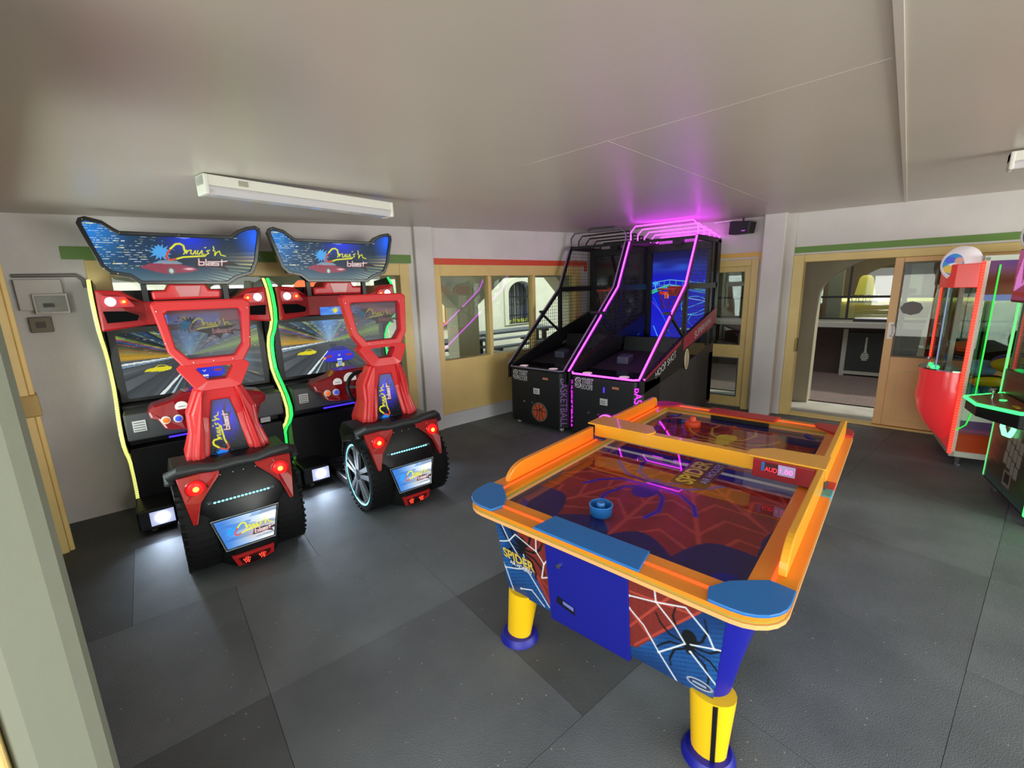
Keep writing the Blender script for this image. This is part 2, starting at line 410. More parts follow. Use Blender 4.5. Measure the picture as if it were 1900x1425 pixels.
d1 = MB().box(-2.42, -2.33, BY-.07, BY+.1, 0, 2.06).box(-1.62, -1.53, BY-.07, BY+.1, 0, 2.06).box(-2.33, -1.62, BY-.07, BY+.1, 1.97, 2.06).build('door_1', TIMBER, kind='structure', bevel=.006)
MB().box(-2.33, -2.25, BY-.03, BY+.02, .02, 1.97).box(-1.70, -1.62, BY-.03, BY+.02, .02, 1.97).box(-2.25, -1.70, BY-.03, BY+.02, 1.90, 1.97).box(-2.25, -1.70, BY-.03, BY+.02, .72, .90).box(-2.25, -1.70, BY-.03, BY+.02, .02, .16).build('door_leaf', TIMBER, d1, bevel=.005)
MB().box(-2.25, -1.70, BY-.008, BY-.002, .90, 1.90).build('pane', GLASS, d1); MB().box(-2.25, -1.70, BY-.008, BY-.002, .16, .72).build('pane', GLASS, d1)
MB().ring([(-2.25, .16), (-1.70, .16), (-1.70, .72), (-2.25, .72)], [(-2.238, .172), (-1.712, .172), (-1.712, .708), (-2.238, .708)], 'y', BY-.034, BY-.001).build('glazing_bead', mat('grey_blue_seal', (62, 72, 96), .5), d1)
d2 = MB().box(-1.148, -1.03, BY-.035, BY+.14, 0, 2.075).box(1.2, 1.31, BY-.035, BY+.14, 0, 2.075).box(-1.03, 1.2, BY-.035, BY+.14, 1.985, 2.075).box(-1.03, 1.2, BY-.02, BY+.14, 0, .025).build('door_2', TIMBER, kind='structure', bevel=.007)
MB().box(-1.045, -1.015, BY-.04, BY+.05, .86, 1.03).build('lock_plate', mat('aged_brass', (120, 100, 60), .35, metal=.8), d2)
leaf = MB().box(-.155, -.075, BY+.02, BY+.07, .03, 1.985).box(.98, 1.06, BY+.02, BY+.07, .03, 1.985).box(-.075, .98, BY+.02, BY+.07, 1.93, 1.985).box(-.075, .98, BY+.02, BY+.07, .03, .86).build('sliding_leaf', mat('peach_timber', (226, 182, 122), .45, noise=.04, nscale=5), d2, bevel=.005)
MB().ring([(0, .10), (.93, .10), (.93, .70), (0, .70)], [(.015, .115), (.915, .115), (.915, .685), (.015, .685)], 'y', BY+.012, BY+.03).build('panel_mould', TIMBER, leaf)
MB().box(-.075, .98, BY+.043, BY+.049, .86, 1.93).build('pane', glass('smoked_glass', (198, 206, 192), .03), d2)
MB().ring([(-.075, .862), (.98, .862), (.98, 1.93), (-.075, 1.93)], [(-.06, .877), (.965, .877), (.965, 1.915), (-.06, 1.915)], 'y', BY+.012, BY+.055).build('glazing_bead', mat('dark_bead', (96, 84, 62), .5), d2)
WHITE = mat('white_plastic', (232, 232, 228), .35)
MB().box(-.135, -.085, BY+.0, BY+.022, 1.07, 1.26).tube([(-.10, BY+.0, 1.10), (-.085, BY-.05, 1.11), (-.075, BY-.06, 1.16), (-.085, BY-.05, 1.22), (-.10, BY, 1.23)], .011).build('door_handle', WHITE, leaf, smooth=True)

MB().lathe([(0, 0), (.10, 0), (.10, .003), (0, .003)], ax='y', seg=8).map(lambda x, y, z: (x+.045, BY+.041-y, z*.78+1.42)).build('glass_sticker', mat('sticker_grey', (118, 112, 110), .6), d2, label='grey octagonal sticker')
MB().box(-.055, -.005, BY+.30, BY+.36, 0, 2.3).build('screen_post', mat('dark_timber', (92, 74, 46), .6), d2)
# front wall (the photographer stands in its wide opening), right wall with an unseen opening shaped for the side fill light
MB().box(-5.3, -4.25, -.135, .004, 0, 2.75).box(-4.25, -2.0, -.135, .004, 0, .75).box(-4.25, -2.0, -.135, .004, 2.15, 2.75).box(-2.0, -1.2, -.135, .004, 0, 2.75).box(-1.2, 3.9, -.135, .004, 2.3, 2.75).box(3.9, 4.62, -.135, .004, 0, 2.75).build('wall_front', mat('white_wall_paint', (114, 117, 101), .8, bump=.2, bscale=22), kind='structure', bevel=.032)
MB().box(-1.32, -1.21, -.26, -.137, 0, 2.3).build('trim_10', TIMBER, kind='structure', bevel=.006)
MB().box(4.5, 4.62, 0, .12, 0, 2.75).box(4.5, 4.62, 5.4, 7.0, 0, 2.75).box(4.5, 4.62, .12, 5.4, 2.3, 2.75).build('wall_right', PLASTER, kind='structure')
w3 = MB().box(-4.25, -4.17, -.12, .0, .75, 2.15).box(-2.08, -2.0, -.12, .0, .75, 2.15).box(-4.17, -2.08, -.12, .0, .75, .83).box(-4.17, -2.08, -.12, .0, 2.07, 2.15).box(-3.16, -3.09, -.11, -.01, .83, 2.07).build('window_3', TIMBER, kind='structure')  # unseen window, added so fill light reaches the left side
for a, b in ((-4.17, -3.16), (-3.09, -2.08)): MB().box(a, b, -.07, -.064, .83, 2.07).build('pane', GLASS, w3)
post = MB().box(-4.52, -4.365, .004, .055, 0, 2.42).box(-4.50, -4.385, .055, .085, 0, 2.42).build('trim_11', TIMBER, kind='structure', bevel=.008)
MB().box(-4.53, -4.355, .0, .095, 1.02, 1.17).build('trim_12', mat('worn_timber', (168, 140, 82), .6), kind='structure', bevel=.01)  # darker block set around the post

# ------------------------------------------------------------------ outside, left: arcade, courtyard, far wall
MB().box(-40, 40, -30, 45, -.3, -.13).build('ground', mat('paving_grey', (150, 148, 140), .85, noise=.1, nscale=1.5), kind='structure')
lwb((-4, 12, -8, -.22, -.13, -.02)).build('courtyard_floor', mat('courtyard_stone', (150, 146, 140), .8, noise=.1, nscale=2), kind='structure')
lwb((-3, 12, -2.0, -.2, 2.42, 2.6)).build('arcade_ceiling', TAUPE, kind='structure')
def arcade(s0, s1, ch, zs, zt):         # spandrel outline of an opening with chamfered corners
    return [(s0, zs), (s0+ch, zt), (s1-ch, zt), (s1, zs)]
out = [(-3, 0), (-3, 3.2), (12, 3.2), (12, 0)]
pts = [(12, 0), (12, 3.2), (-3, 3.2), (-3, 0), (-1.5, 0), (-1.5, 1.5), (-1.0, 1.97), (.9, 1.97), (1.4, 1.5), (1.4, 0), (1.82, 0), (1.82, 1.5), (2.35, 1.97), (4.33, 1.97), (4.83, 1.47), (4.83, 0), (5.27, 0), (5.27, 1.5), (5.9, 1.97), (7.22, 1.97), (7.74, 1.5), (7.74, 0), (8.2, 0), (8.2, 1.5), (8.8, 1.97), (10.2, 1.97), (10.8, 1.5), (10.8, 0)]
MB().prism(pts, 'y', -1.95, -1.6).map(lw).build('arcade_wall', CREAM, kind='structure')
oval_refl = thing('wall_plaque', 'oval pale plaque with ring border on the arcade pier outside left window', 'plaque', lw(4.98, -1.585, 1.76), AROT)  # solid disc stands in for an oval reflection in the window glass
MB().lathe([(.0, .0), (.20, .0), (.20, .012), (.0, .012)], ax='y', seg=32).map(lambda x, y, z: (x, -y, z*.45)).build('plate', mat('pale_enamel', (214, 196, 178), .4), oval_refl)
MB().torus((0, -.012, 0), .2, .016, 'y', 36).map(lambda x, y, z: (x, y, z*.45)).build('rim', WHITE, oval_refl)
FW = -5.0
fwall = lwb((-9, 8.76, FW-.4, FW, -.1, 4.2), (9.74, 18, FW-.4, FW, -.1, 4.2), (8.76, 9.74, FW-.4, FW, -.1, .74))
arc = [(8.76, 4.2), (8.76, 1.62)]+[(9.25-.49*math.cos(a), 1.62+.34*math.sin(a)) for a in np.linspace(0, PI, 15)]+[(9.74, 1.62), (9.74, 4.2)]
fwall.add(*(lambda b: (b.v, b.f))(MB().prism(arc, 'y', FW-.4, FW).map(lw)))
fwall.build('courtyard_wall', mat('sunlit_white_render', (232, 230, 214), .85, noise=.05, nscale=1.6, bump=.25, bscale=9), kind='structure')
bwin = thing('barred_window', 'arched window with black iron bars in the white courtyard wall', 'window', lw(9.25, FW-.2, .74), AROT)
ai = [(-.49, 0), (.49, 0), (.49, .88)]+[(.49*math.cos(a), .88+.34*math.sin(a)) for a in np.linspace(.15, PI-.15, 11)]+[(-.49, .88)]
MB().prism(ai, 'y', .1, .13).build('pane', mat('dusky_glass', (104, 108, 118), .15), bwin)
MB().ring([(a*1.28, b if b < .1 else b+.11) for a, b in ai], ai, 'y', -.235, -.16).build('surround', mat('sunlit_white_render'), bwin)
for k in range(6): MB().cyl((-.40+.16*k, -.06, .02), (-.40+.16*k, -.06, 1.08+.1*math.cos((k-2.5)*.5)), .014, seg=8).build('bar', BLACKM, bwin)
for z in (.25, .78): MB().box(-.49, .49, -.075, -.05, z-.015, z+.015).build('cross_bar', BLACKM, bwin)
MB().box(-.012, .012, .06, .1, 0, 1.15).build('mullion', WHITE, bwin)
fl = MB()
for k in range(60):
    a = rng.uniform(-.42, .42); fl.ball((a, -.02+rng.uniform(-.03, .03), .05+rng.uniform(0, .09)), .022, 6, 4)
fo = fl.build('window_flowers', mat('yellow_green_leaves', (196, 200, 92), .7)); fo['kind'] = 'stuff'; fo.location = lw(9.25, FW-.2, .74); fo.rotation_euler = (0, 0, AROT); tag(fo, 'low yellow green flowers on the sill of the barred window', 'flowers')
gate = thing('orange_gate', 'orange framed slatted gate on the white courtyard wall', 'gate', lw(6.55, FW+.06, .92), AROT)
ORANGE = mat('orange_paint', (232, 150, 50), .5)
MB().box(-.55, .55, -.05, 0, 0, .06).box(-.55, .55, -.05, 0, 1.44, 1.5).box(-.55, -.49, -.05, 0, .06, 1.44).box(.49, .55, -.05, 0, .06, 1.44).build('frame', ORANGE, gate)
for k in range(7): MB().box(-.47+.138*k, -.36+.138*k, -.035, -.01, .06, 1.44).build('slat', (ORANGE, mat('cream_paint', (236, 226, 190), .5))[k % 2], gate)
# dark picnic tables of the courtyard
def picnic(s, o, L, label):
    t = thing('picnic_table', label, 'table', lw(s, o, -.02), AROT, 'courtyard picnic tables')
    TM = mat('slate_grey_boards', (98, 104, 116), .6)
    for k in range(4): MB().box(0, L, -.36+.18*k, -.20+.18*k, .72, .76).build('plank', TM, t)
    for y in (-.72, .62):
        for k in range(2): MB().box(0, L, y+.0+.12*k, y+.11+.12*k, .43, .47).build('seat_plank', TM, t)
    for x in (.35, L-.35):
        MB().box(x-.04, x+.04, -.3, .3, .66, .72).box(x-.04, x+.04, -.7, .78, .37, .43).box(x-.04, x+.04, -.2, -.1, 0, .66).box(x-.04, x+.04, .1, .2, 0, .66).build('trestle', BLACKM, t)
picnic(4.2, -3.1, 2.2, 'grey picnic table nearest the arcade, left of the pier foot'); picnic(6.7, -3.9, 2.6, 'grey picnic table below the barred courtyard window')
# buildings glimpsed past the racing machines
hs = thing('courtyard_shop', 'white shop front with red tiled awning beyond the left window', 'building', lw(-.3, -7, -.1), AROT)
MB().box(-3, 2.6, -.4, 0, 0, 4).build('wall', mat('sunlit_white_render'), hs)
MB().prism([(0, 2.25), (-1.0, 1.95), (-1.0, 2.02), (0, 2.34)], 'x', -3, 2.6).build('awning', mat('red_tiles', (196, 84, 66), .7), hs)
for k in range(14): MB().box(-2.9, 2.5, -.03, -.0, .9+.075*k, .95+.075*k).map(lambda x, y, z: (x, y-.0, z)).build('shutter_slat', mat('pale_shutter', (222, 224, 222), .5), hs)
kk = thing('orange_kiosk', 'orange striped kiosk seen through right side of the racing machine window', 'kiosk', lw(2.9, -4.0, -.1), AROT)
MB().box(-.9, .6, -.5, .5, 0, 1.25).build('counter', WHITE, kk); MB().prism([(-.6, 1.75), (.5, 2.25), (.5, 2.3), (-.6, 1.8)], 'x', -1, .7).build('roof', mat('vermilion_canvas', (232, 92, 40), .7), kk)
for k in range(6): MB().box(-.9+.28*k, -.86+.28*k, -.55, -.5, 1.25, 1.95).build('post', ORANGE, kk)

# ------------------------------------------------------------------ outside, right: porch, arch, lit kitchen counter
MB().box(-3.85, 6, BY+.2, 7.76, -.13, 0).build('porch_floor', CONCRETE, kind='structure')
pv = MB().box(-3.7, 8, 7.84, 16, -.13, 0).build('brick_paving', mat('brick_red_grey', (104, 84, 76), .8), kind='structure')
m = MATS['brick_red_grey']; nt = m.node_tree; bt = nt.nodes.new('ShaderNodeTexBrick'); tc = nt.nodes.new('ShaderNodeTexCoord')
bt.inputs['Color1'].default_value = rgb(104, 82, 74); bt.inputs['Color2'].default_value = rgb(88, 76, 72); bt.inputs['Mortar'].default_value = rgb(70, 66, 62); bt.inputs['Scale'].default_value = 4.5
nt.links.new(tc.outputs['Object'], bt.inputs['Vector']); nt.links.new(bt.outputs['Color'], nt.nodes['Principled BSDF'].inputs['Base Color'])
gr = MB().box(-3.7, 6, 7.765, 7.775, -.1, -.002).box(-3.7, 6, 7.825, 7.835, -.1, -.002)
for k in range(160): gr.box(-2.5+.03*k, -2.485+.03*k, 7.775, 7.825, -.02, -.003)
gr.build('drain_grate', BLACKM, kind='structure')
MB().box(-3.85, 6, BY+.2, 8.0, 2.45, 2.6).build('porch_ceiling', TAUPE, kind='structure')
ar = [(.55-1.5*math.cos(a), 1.55+.62*math.sin(a)) for a in np.linspace(0, PI, 33)]
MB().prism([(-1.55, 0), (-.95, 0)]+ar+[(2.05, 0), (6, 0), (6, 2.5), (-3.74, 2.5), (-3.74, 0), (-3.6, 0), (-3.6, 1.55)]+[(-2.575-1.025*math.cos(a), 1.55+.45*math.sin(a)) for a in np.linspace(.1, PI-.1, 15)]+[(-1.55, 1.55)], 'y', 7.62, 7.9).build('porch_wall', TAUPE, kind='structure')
cnt = thing('service_counter', 'long grey topped serving counter across the brick yard', 'counter', (0, 10.5, 0))
MB().box(-3.25, 3, -.55, .3, .90, 1.0).build('worktop', mat('grey_stone', (148, 146, 140), .5), cnt, bevel=.01)
MB().box(-3.25, 3, -.1, .25, 0, .9).build('front', mat('dark_brown_boards', (62, 48, 42), .7, noise=.1, nscale=6), cnt)
for x in (-2.05, .55, 1.7): MB().box(x-.05, x+.05, -.5, -.42, 0, .9).build('leg', mat('pale_post', (150, 148, 140), .6), cnt)
sg = thing('menu_board', 'black board with a pale brush emblem leaning before the serving counter', 'sign', (-.45, 10.24, 0), 0)
MB().box(-.30, .24, -.02, .02, .06, .80).build('board', mat('chalkboard', (26, 30, 30), .6), sg)
MB().box(-.37, -.30, -.03, .03, 0, .86).box(.24, .31, -.03, .03, 0, .86).box(-.30, .24, -.03, .03, .03, .09).build('frame', mat('pale_post'), sg)
em = MB().box(-.035, -.005, -.024, -.02, .45, .72)
for k in range(5): em.box(-.02-.06*math.sin(.7+k*.5), -.02+.06*math.sin(.7+k*.5), -.024, -.02, .30+.034*k, .322+.034*k)
em.build('emblem', mat('chalk', (170, 174, 166), .8), sg)
scr = thing('glazed_screen', 'black framed glass screen standing on the serving counter', 'partition', (0, 10.62, 1.0))
for x in (-3.2, -2.45, -1.65, -.84, -.22, .55, 1.5): MB().box(x-.02, x+.02, -.02, .02, 0, 1.5).build('mullion', BLACKM, scr)
MB().box(-3.25, 3, -.022, .022, .405, .445).build('transom', BLACKM, scr); MB().box(-3.25, 3, -.022, .022, 0, .03).build('bottom_rail', BLACKM, scr); MB().box(-3.25, 3, -.004, .004, .03, 1.5).build('pane', GLASS, scr)
MB().box(-2.95, 5, 13.0, 13.2, 0, 3.2).box(-3.4, 5, 9.4, 13.2, 2.6, 2.75).build('kitchen_wall', mat('brown_tiles', (128, 106, 84), .6, noise=.2, nscale=3), kind='structure')
lwb((6.72, 13.2, -.22, 0, 0, 2.7)).build('yard_side_wall', TAUPE, kind='structure')
pp = [(-1.75, 11.1, 'grey column standing behind the glass screen', .16), (-1.15, 11.6, 'pale grey column beside the yellow kettle hood', .12)]
for x, y, l, w in pp: tag(MB().box(x-w, x+w, y-w, y+w, 0, 2.6).build('column', mat('grey_stone')), l, 'column')
YEL = mat('lit_yellow_enamel', (236, 218, 96), .4, emit=.35)
hd = thing('yellow_hood', 'glowing yellow bell shaped hood on a white stand behind the glass', 'hood', (-.655, 11.4, 1.02))
MB().lathe([(.0, .80), (.07, .79), (.11, .74), (.15, .5), (.165, .42), (.0, .42)], seg=20).build('bell', YEL, hd, smooth=True)
for x in (-.16, -.05, .06, .17): MB().tube([(x-.05, 0, .42), (x-.03, 0, .3), (x+.03, 0, .3), (x+.05, 0, .42)], .008, 6).build('bracket', CHROME, hd)
MB().box(-.22, .22, -.1, .1, .26, .30).build('tray', WHITE, hd)
bk = thing('back_counter', 'cream back counter under a warm strip light in the kitchen', 'counter', (0, 11.9, 0))
MB().box(-1.1, 2.0, -.2, .3, 0, 1.32).build('cabinet', mat('cream_tile', (226, 214, 150), .5), bk); MB().box(-1.1, 2.0, -.26, -.2, 1.30, 1.36).build('strip_light', emit('warm_strip_light', (255, 236, 150), 2.2), bk)
ps = thing('poster_stand', 'pink poster on dark stand seen through the sliding door glass', 'poster', (.43, 8.9, 0), .1)
MB().box(-.15, -.11, -.03, .03, 0, 1.16).box(-.11, .12, -.02, .02, .60, .64).build('stand', BLACKM, ps); MB().box(-.11, .12, -.025, -.005, .64, 1.14).build('sheet', mat('poster_pink', (206, 140, 170), .5), ps)
wb = thing('white_banner', 'pale leaning banner behind the sliding door glass', 'banner', (.27, 9.4, 0), 0)
MB().prism([(-.10, .0), (.05, .0), (.14, 1.55), (.05, 1.58), (-.04, .9)], 'y', -.02, .02).build('cloth', mat('banner_white', (214, 214, 206), .6), wb); MB().box(-.16, .12, -.1, .1, 0, .03).build('base', BLACKM, wb)
gb = thing('bain_marie', 'low steel warming tray resting on the serving counter', 'tray', (-.25, 10.3, 1.0))
MB().box(-.45, .55, -.15, .15, 0, .05).build('body', BLACKM, gb); MB().box(-.43, .53, -.13, .13, .05, .075).build('lid', CHROME, gb)
light('kitchen_lamp', 'AREA', (-.2, 11.5, 2.5), 22, (1, .86, .5), (0, 0, 0), (3, 1))
light('yard_daylight', 'AREA', (-1.5, 9.0, 3.2), 25, (1, .97, .9), (0, 0, 0), (5, 1.6))
# ------------------------------------------------------------------ racing machines
BLACK = mat('satin_black', (20, 20, 22), .42, spec=.4)
BLACKG = mat('gloss_black', (12, 12, 14), .2, spec=.5)
CHAR = mat('charcoal_plastic', (40, 41, 43), .5)
REDP = mat('red_plastic', (206, 38, 42), .42, coat=.1)
REDD = mat('deep_red_plastic', (168, 18, 26), .3, coat=.3)
DARKGREY = mat('dark_grey_steel', (66, 68, 70), .45)
TYRE = mat('tyre_rubber', (14, 15, 16), .7, spec=.3)
ALLOY = mat('alloy_grey', (120, 124, 128), .5, metal=.3)
LWHITE = emit('headlamp_white', (240, 244, 255), 2.0)
LRED = emit('lamp_red', (255, 40, 18), 2.6)
LREDHOT = emit('lamp_red_core', (255, 150, 70), 3.0)
LCYAN = emit('led_ice_blue', (130, 238, 255), 2.2)
POD = emit('pod_lamp_white', (226, 236, 255), 22.0)

LOGO = dict(
    C=[(1052, 402), (1048, 350), (1020, 330), (980, 336), (930, 385), (892, 440), (880, 482), (905, 503), (960, 492), (1030, 470), (1230, 453)],
    w=[[(1038, 438), (1068, 396), (1062, 432), (1082, 402), (1104, 394)], [(1112, 396), (1102, 432), (1122, 438), (1148, 398), (1146, 436)], [(1172, 398), (1160, 434), (1180, 436), (1206, 398)],
       [(1212, 398), (1204, 434), (1222, 436)], [(1240, 365), (1250, 362)], [(1282, 392), (1254, 400), (1270, 424), (1236, 444)], [(1322, 350), (1326, 372), (1316, 396)],
       [(1332, 398), (1324, 448), (1346, 414), (1374, 398), (1382, 440), (1426, 452)]],
    b=[[(1168, 486), (1160, 552), (1206, 552), (1212, 520), (1166, 518)], [(1233, 490), (1226, 556)], [(1246, 516), (1292, 516), (1288, 552), (1242, 552), (1245, 534), (1288, 534)],
       [(1352, 514), (1306, 514), (1302, 533), (1349, 533), (1346, 553), (1298, 553)], [(1386, 494), (1376, 556)], [(1362, 514), (1434, 508)]])
def splat(k, cx, cy, r, col, seed=3, a=1., n=26):
    g = np.random.default_rng(seed); p = []
    for i in range(n):
        t = 2*PI*i/n; q = r*(g.uniform(.8, 1.25) if i % 2 else g.uniform(.45, .7)); p.append((cx+q*math.cos(t), cy+q*math.sin(t)))
    k.poly(p, col, a)
    for i in range(14):
        t = g.uniform(0, 2*PI); q = r*g.uniform(.9, 1.45); k.ell(cx+q*math.cos(t), cy+q*math.sin(t), r*.07, r*.05, col, a)
def logo(k, x0, y0, w, dim=1., bw=1., splatcol=(70, 160, 230), grey=False, rot=0):
    s = w/560.
    def T(p):
        x, y = (p[0]-875)*s, -(p[1]-560)*s
        return (x0+x, y0+y) if not rot else (x0-y, y0+x)
    c = T((840, 420)); splat(k, c[0], c[1], 92*s, splatcol)
    Y = (228, 226, 40) if not grey else (150, 140, 50); R = (205, 60, 60) if not grey else (110, 60, 60)
    k.poly([T(q) for q in ((1120, 575), (1150, 480), (1400, 490), (1560, 550), (1400, 556), (1440, 620), (1330, 572))], (40, 16, 18), .8)
    C_ = [T(p) for p in LOGO['C']]
    k.line(C_, 17*s*bw, Y); k.line(C_[4:9], 17*s*bw, R); k.line(C_[:5], 17*s*bw, Y)
    for q in LOGO['w']: k.line([T(p) for p in q], 11*s*bw, Y)
    for q in LOGO['b']: k.line([T((p[0]-4, p[1]+4)) for p in q], 15*s*bw, (150, 30, 40))
    for q in LOGO['b']: k.line([T(p) for p in q], 10.5*s*bw, (225, 222, 222) if not grey else (120, 122, 126))
def city(k, seed=1):
    g = np.random.default_rng(seed)
    for i in range(230):
        x, y = g.uniform(0, k.w*.36), g.uniform(k.h*.25, k.h*.92); l = g.uniform(.004, .03); yy = round(y/.016)*.016
        k.rect(x, yy, x+l, yy+.004, (230, 240, 250) if g.random() < .75 else (240, 230, 130), g.uniform(.4, 1))
def marquee_ink():
    k = Ink(1.14, .48, .0034, (16, 40, 66))
    # picture x = 0 at local -.57, y = 0 at z 1.875
    gx, gy = k.x/k.w, k.y/k.h
    k.mix(np.clip(1-gx*2.4, 0, 1)*.9, (40, 96, 140)); k.mix(np.clip(1-np.hypot((gx-.06)/.18, (gy-.8)/.5), 0, 1), (40, 130, 220))
    k.mix(np.clip(1-np.hypot((gx-.56)/.2, (gy-.72)/.3), 0, 1)*1.1, (20, 50, 220)); k.mix(np.clip(1-np.hypot((gx-.97)/.16, (gy-.8)/.5), 0, 1)*1.2, (30, 100, 250))
    k.mix(np.clip(.34-gy, 0, .3)*2.2, (126, 150, 150)); city(k)
    ang = np.arctan2(k.y-.2, -(k.x-.2)); st = (np.sin(ang*170)*.5+.5)*np.clip((gx-.62)*3, 0, 1)*np.clip(1-np.abs(gy-.36+.2*(1-gx))*4.2, 0, 1)
    k.mix(st, (226, 214, 130)); k.mix(np.clip((gx-.7)*2, 0, 1)*np.clip(1-abs(gy-.52+.1*gx)*7, 0, 1)*.8, (210, 150, 130))
    k.mix(np.clip((gx-.55)*3, 0, 1)*np.clip((.24-gy)*7, 0, 1)*(np.sin((k.x*.7+k.y*2.4)*110) > .1)*.9, (236, 238, 205))
    k.poly([(.30, .135), (.36, .165), (.43, .172), (.52, .165), (.62, .14), (.66, .118), (.60, .10), (.52, .095), (.48, .085), (.40, .10)], (160, 50, 72), .85); k.ell(.485, .11, .022, .026, (90, 110, 110)); k.ell(.485, .11, .013, .017, (190, 205, 195)); k.poly([(.38, .165), (.44, .19), (.53, .185), (.57, .16)], (150, 170, 180), .8); k.ell(.60, .125, .05, .012, (250, 220, 220), .9, .8)
    for x, y, l in ((.55, .36, .09), (.74, .375, .16), (.86, .37, .10), (.70, .395, .10)): k.rect(x, y, x+l, y+.004, (200, 225, 255), .9)
    k.ell(.885, .372, .03, .022, (200, 225, 255), 1, 1.); k.ell(.6, .372, .045, .03, (190, 215, 255), .9, 1.)
    logo(k, .465, .150, .40)
    return k
def race_ink():
    k = Ink(1.0, .53, .0042, (58, 64, 68)); vx, vy = .46, .31
    dx, dy = k.x-vx, k.y-vy; ang = np.arctan2(dy, dx); rad = np.hypot(dx, dy); g = np.random.default_rng(5)
    t = g.random((400, 3)); bi = ((ang+PI)/(2*PI)*399).astype(int); up = dy > 0
    pal = np.array([(44, 90, 150), (14, 36, 52), (104, 124, 44), (24, 56, 50), (150, 66, 100), (18, 30, 60), (150, 170, 80), (40, 76, 96), (12, 24, 34), (16, 40, 44)])
    c = pal[(t[bi, 0]*10).astype(int) % 10]; k.c = np.where(up[..., None], c/255*(.55+.6*k.noise(.06, .02, 21))[..., None], k.c)
    k.mix(up*np.clip(1-np.abs(ang-PI/2)/.9, 0, 1)*1.2, (70, 130, 190)); k.mix(np.clip(1-rad/.16, 0, 1)*up*.8, (170, 190, 200))
    for i in range(130):
        x, y = g.uniform(.02, .98), g.uniform(.30, .52); k.rect(x, y, x+g.uniform(.005, .03), y+.004, ((236, 226, 210), (220, 90, 120), (120, 190, 240))[i % 3], .7)
    k.mix((dx < 0)*np.clip(1-np.abs(ang-PI+.05)/.28, 0, 1)*(up), (190, 146, 40)); k.mix((dx > 0)*np.clip(1-np.abs(ang-.18)/.2, 0, 1), (130, 160, 70))
    k.mix((~up)*np.clip(rad*1.2, 0, .6)*(t[((ang+PI)*20).astype(int) % 400, 1]), (120, 126, 130))
    for a, b, c_ in ((-.02, .335, (226, 232, 232)), (-.02, .315, (120, 150, 170))): k.poly([(0, b-.065), (0, b-.05), (vx, vy+.008), (vx, vy)], c_)
    k.poly([(.20, 0), (.235, 0), (.44, .22), (.43, .22)], (226, 234, 236)); k.poly([(.28, 0), (.30, 0), (.445, .22), (.44, .22)], (170, 196, 206))
    k.poly([(.98, .06), (.94, .09), (.70, .19), (.72, .192)], (206, 180, 90), .7); k.mix(np.clip(1-np.hypot((k.x-.86)/.1, (k.y-.2)/.14), 0, 1)*.5, (90, 150, 190))
    # yellow car, blue car seen from behind
    k.poly([(.13, .205), (.15, .225), (.20, .232), (.23, .25), (.27, .25), (.30, .232), (.32, .225), (.31, .205), (.25, .195), (.2, .2)], (226, 214, 40)); k.poly([(.215, .235), (.235, .246), (.268, .246), (.285, .233)], (60, 70, 70))
    k.ell(.49, .268, .035, .018, (30, 40, 60))
    k.ell(.535, .10, .165, .02, (30, 34, 40), .8, .6)
    k.poly([(.38, .12), (.385, .165), (.42, .195), (.44, .235), (.62, .235), (.65, .195), (.69, .165), (.69, .12), (.66, .10), (.41, .10)], (36, 44, 210)); k.poly([(.455, .232), (.47, .25), (.60, .25), (.615, .232), (.6, .222), (.47, .222)], (24, 30, 130))
    k.poly([(.44, .214), (.63, .214), (.63, .221), (.44, .221)], (16, 22, 60)); k.poly([(.41, .145), (.47, .145), (.465, .165), (.405, .168)], (150, 40, 60)); k.poly([(.61, .145), (.67, .145), (.672, .168), (.615, .165)], (150, 40, 60))
    k.ell(.39, .14, .014, .014, (236, 150, 50)); k.line([(.53, .165), (.54, .152), (.55, .165)], .006, (220, 226, 240)); k.rect(.515, .108, .565, .122, (226, 232, 236)); k.rect(.52, .045, .56, .10, (190, 210, 220)); k.rect(.528, .05, .536, .098, (40, 80, 190)); k.rect(.545, .05, .553, .098, (40, 80, 190)); k.ell(.508, .055, .012, .02, (220, 200, 120)); k.ell(.573, .055, .012, .02, (220, 200, 120))
    return k
def plate_ink():
    k = Ink(.41, .235, .0028, (60, 120, 200)); gx, gy = k.x/k.w, k.y/k.h
    k.mix(np.clip(gx*1.5-.35, 0, 1), (190, 206, 216)); n = k.noise(.16, .012, 4); k.mix((n > .6)*np.clip(gx*1.3-.2, 0, 1), (250, 252, 250)); k.mix((n < .3)*np.clip(gx-.2, 0, 1)*.8, (96, 110, 140))
    k.mix(np.clip(1-np.hypot((gx-.62)/.35, (gy-.4)/.3), 0, 1)*.8, (196, 170, 150))
    logo(k, .125, .075, .22, splatcol=(50, 150, 240), bw=1.15); return k
def box_ink():
    k = Ink(.30, .56, .0036, (5, 5, 12)); gx, gy = k.x/k.w, k.y/k.h
    k.mix(np.clip(1-np.hypot((gx-.52)/.42, (gy-.66)/.36), 0, 1)*1.3, (36, 20, 235)); g = np.random.default_rng(9)
    for i in range(40): k.ell(g.uniform(.03, .27), g.uniform(.1, .45), .0025, .0025, (90, 110, 240), .8)
    logo(k, .175, .15, .27, splatcol=(30, 130, 240), rot=1, bw=1.25); return k
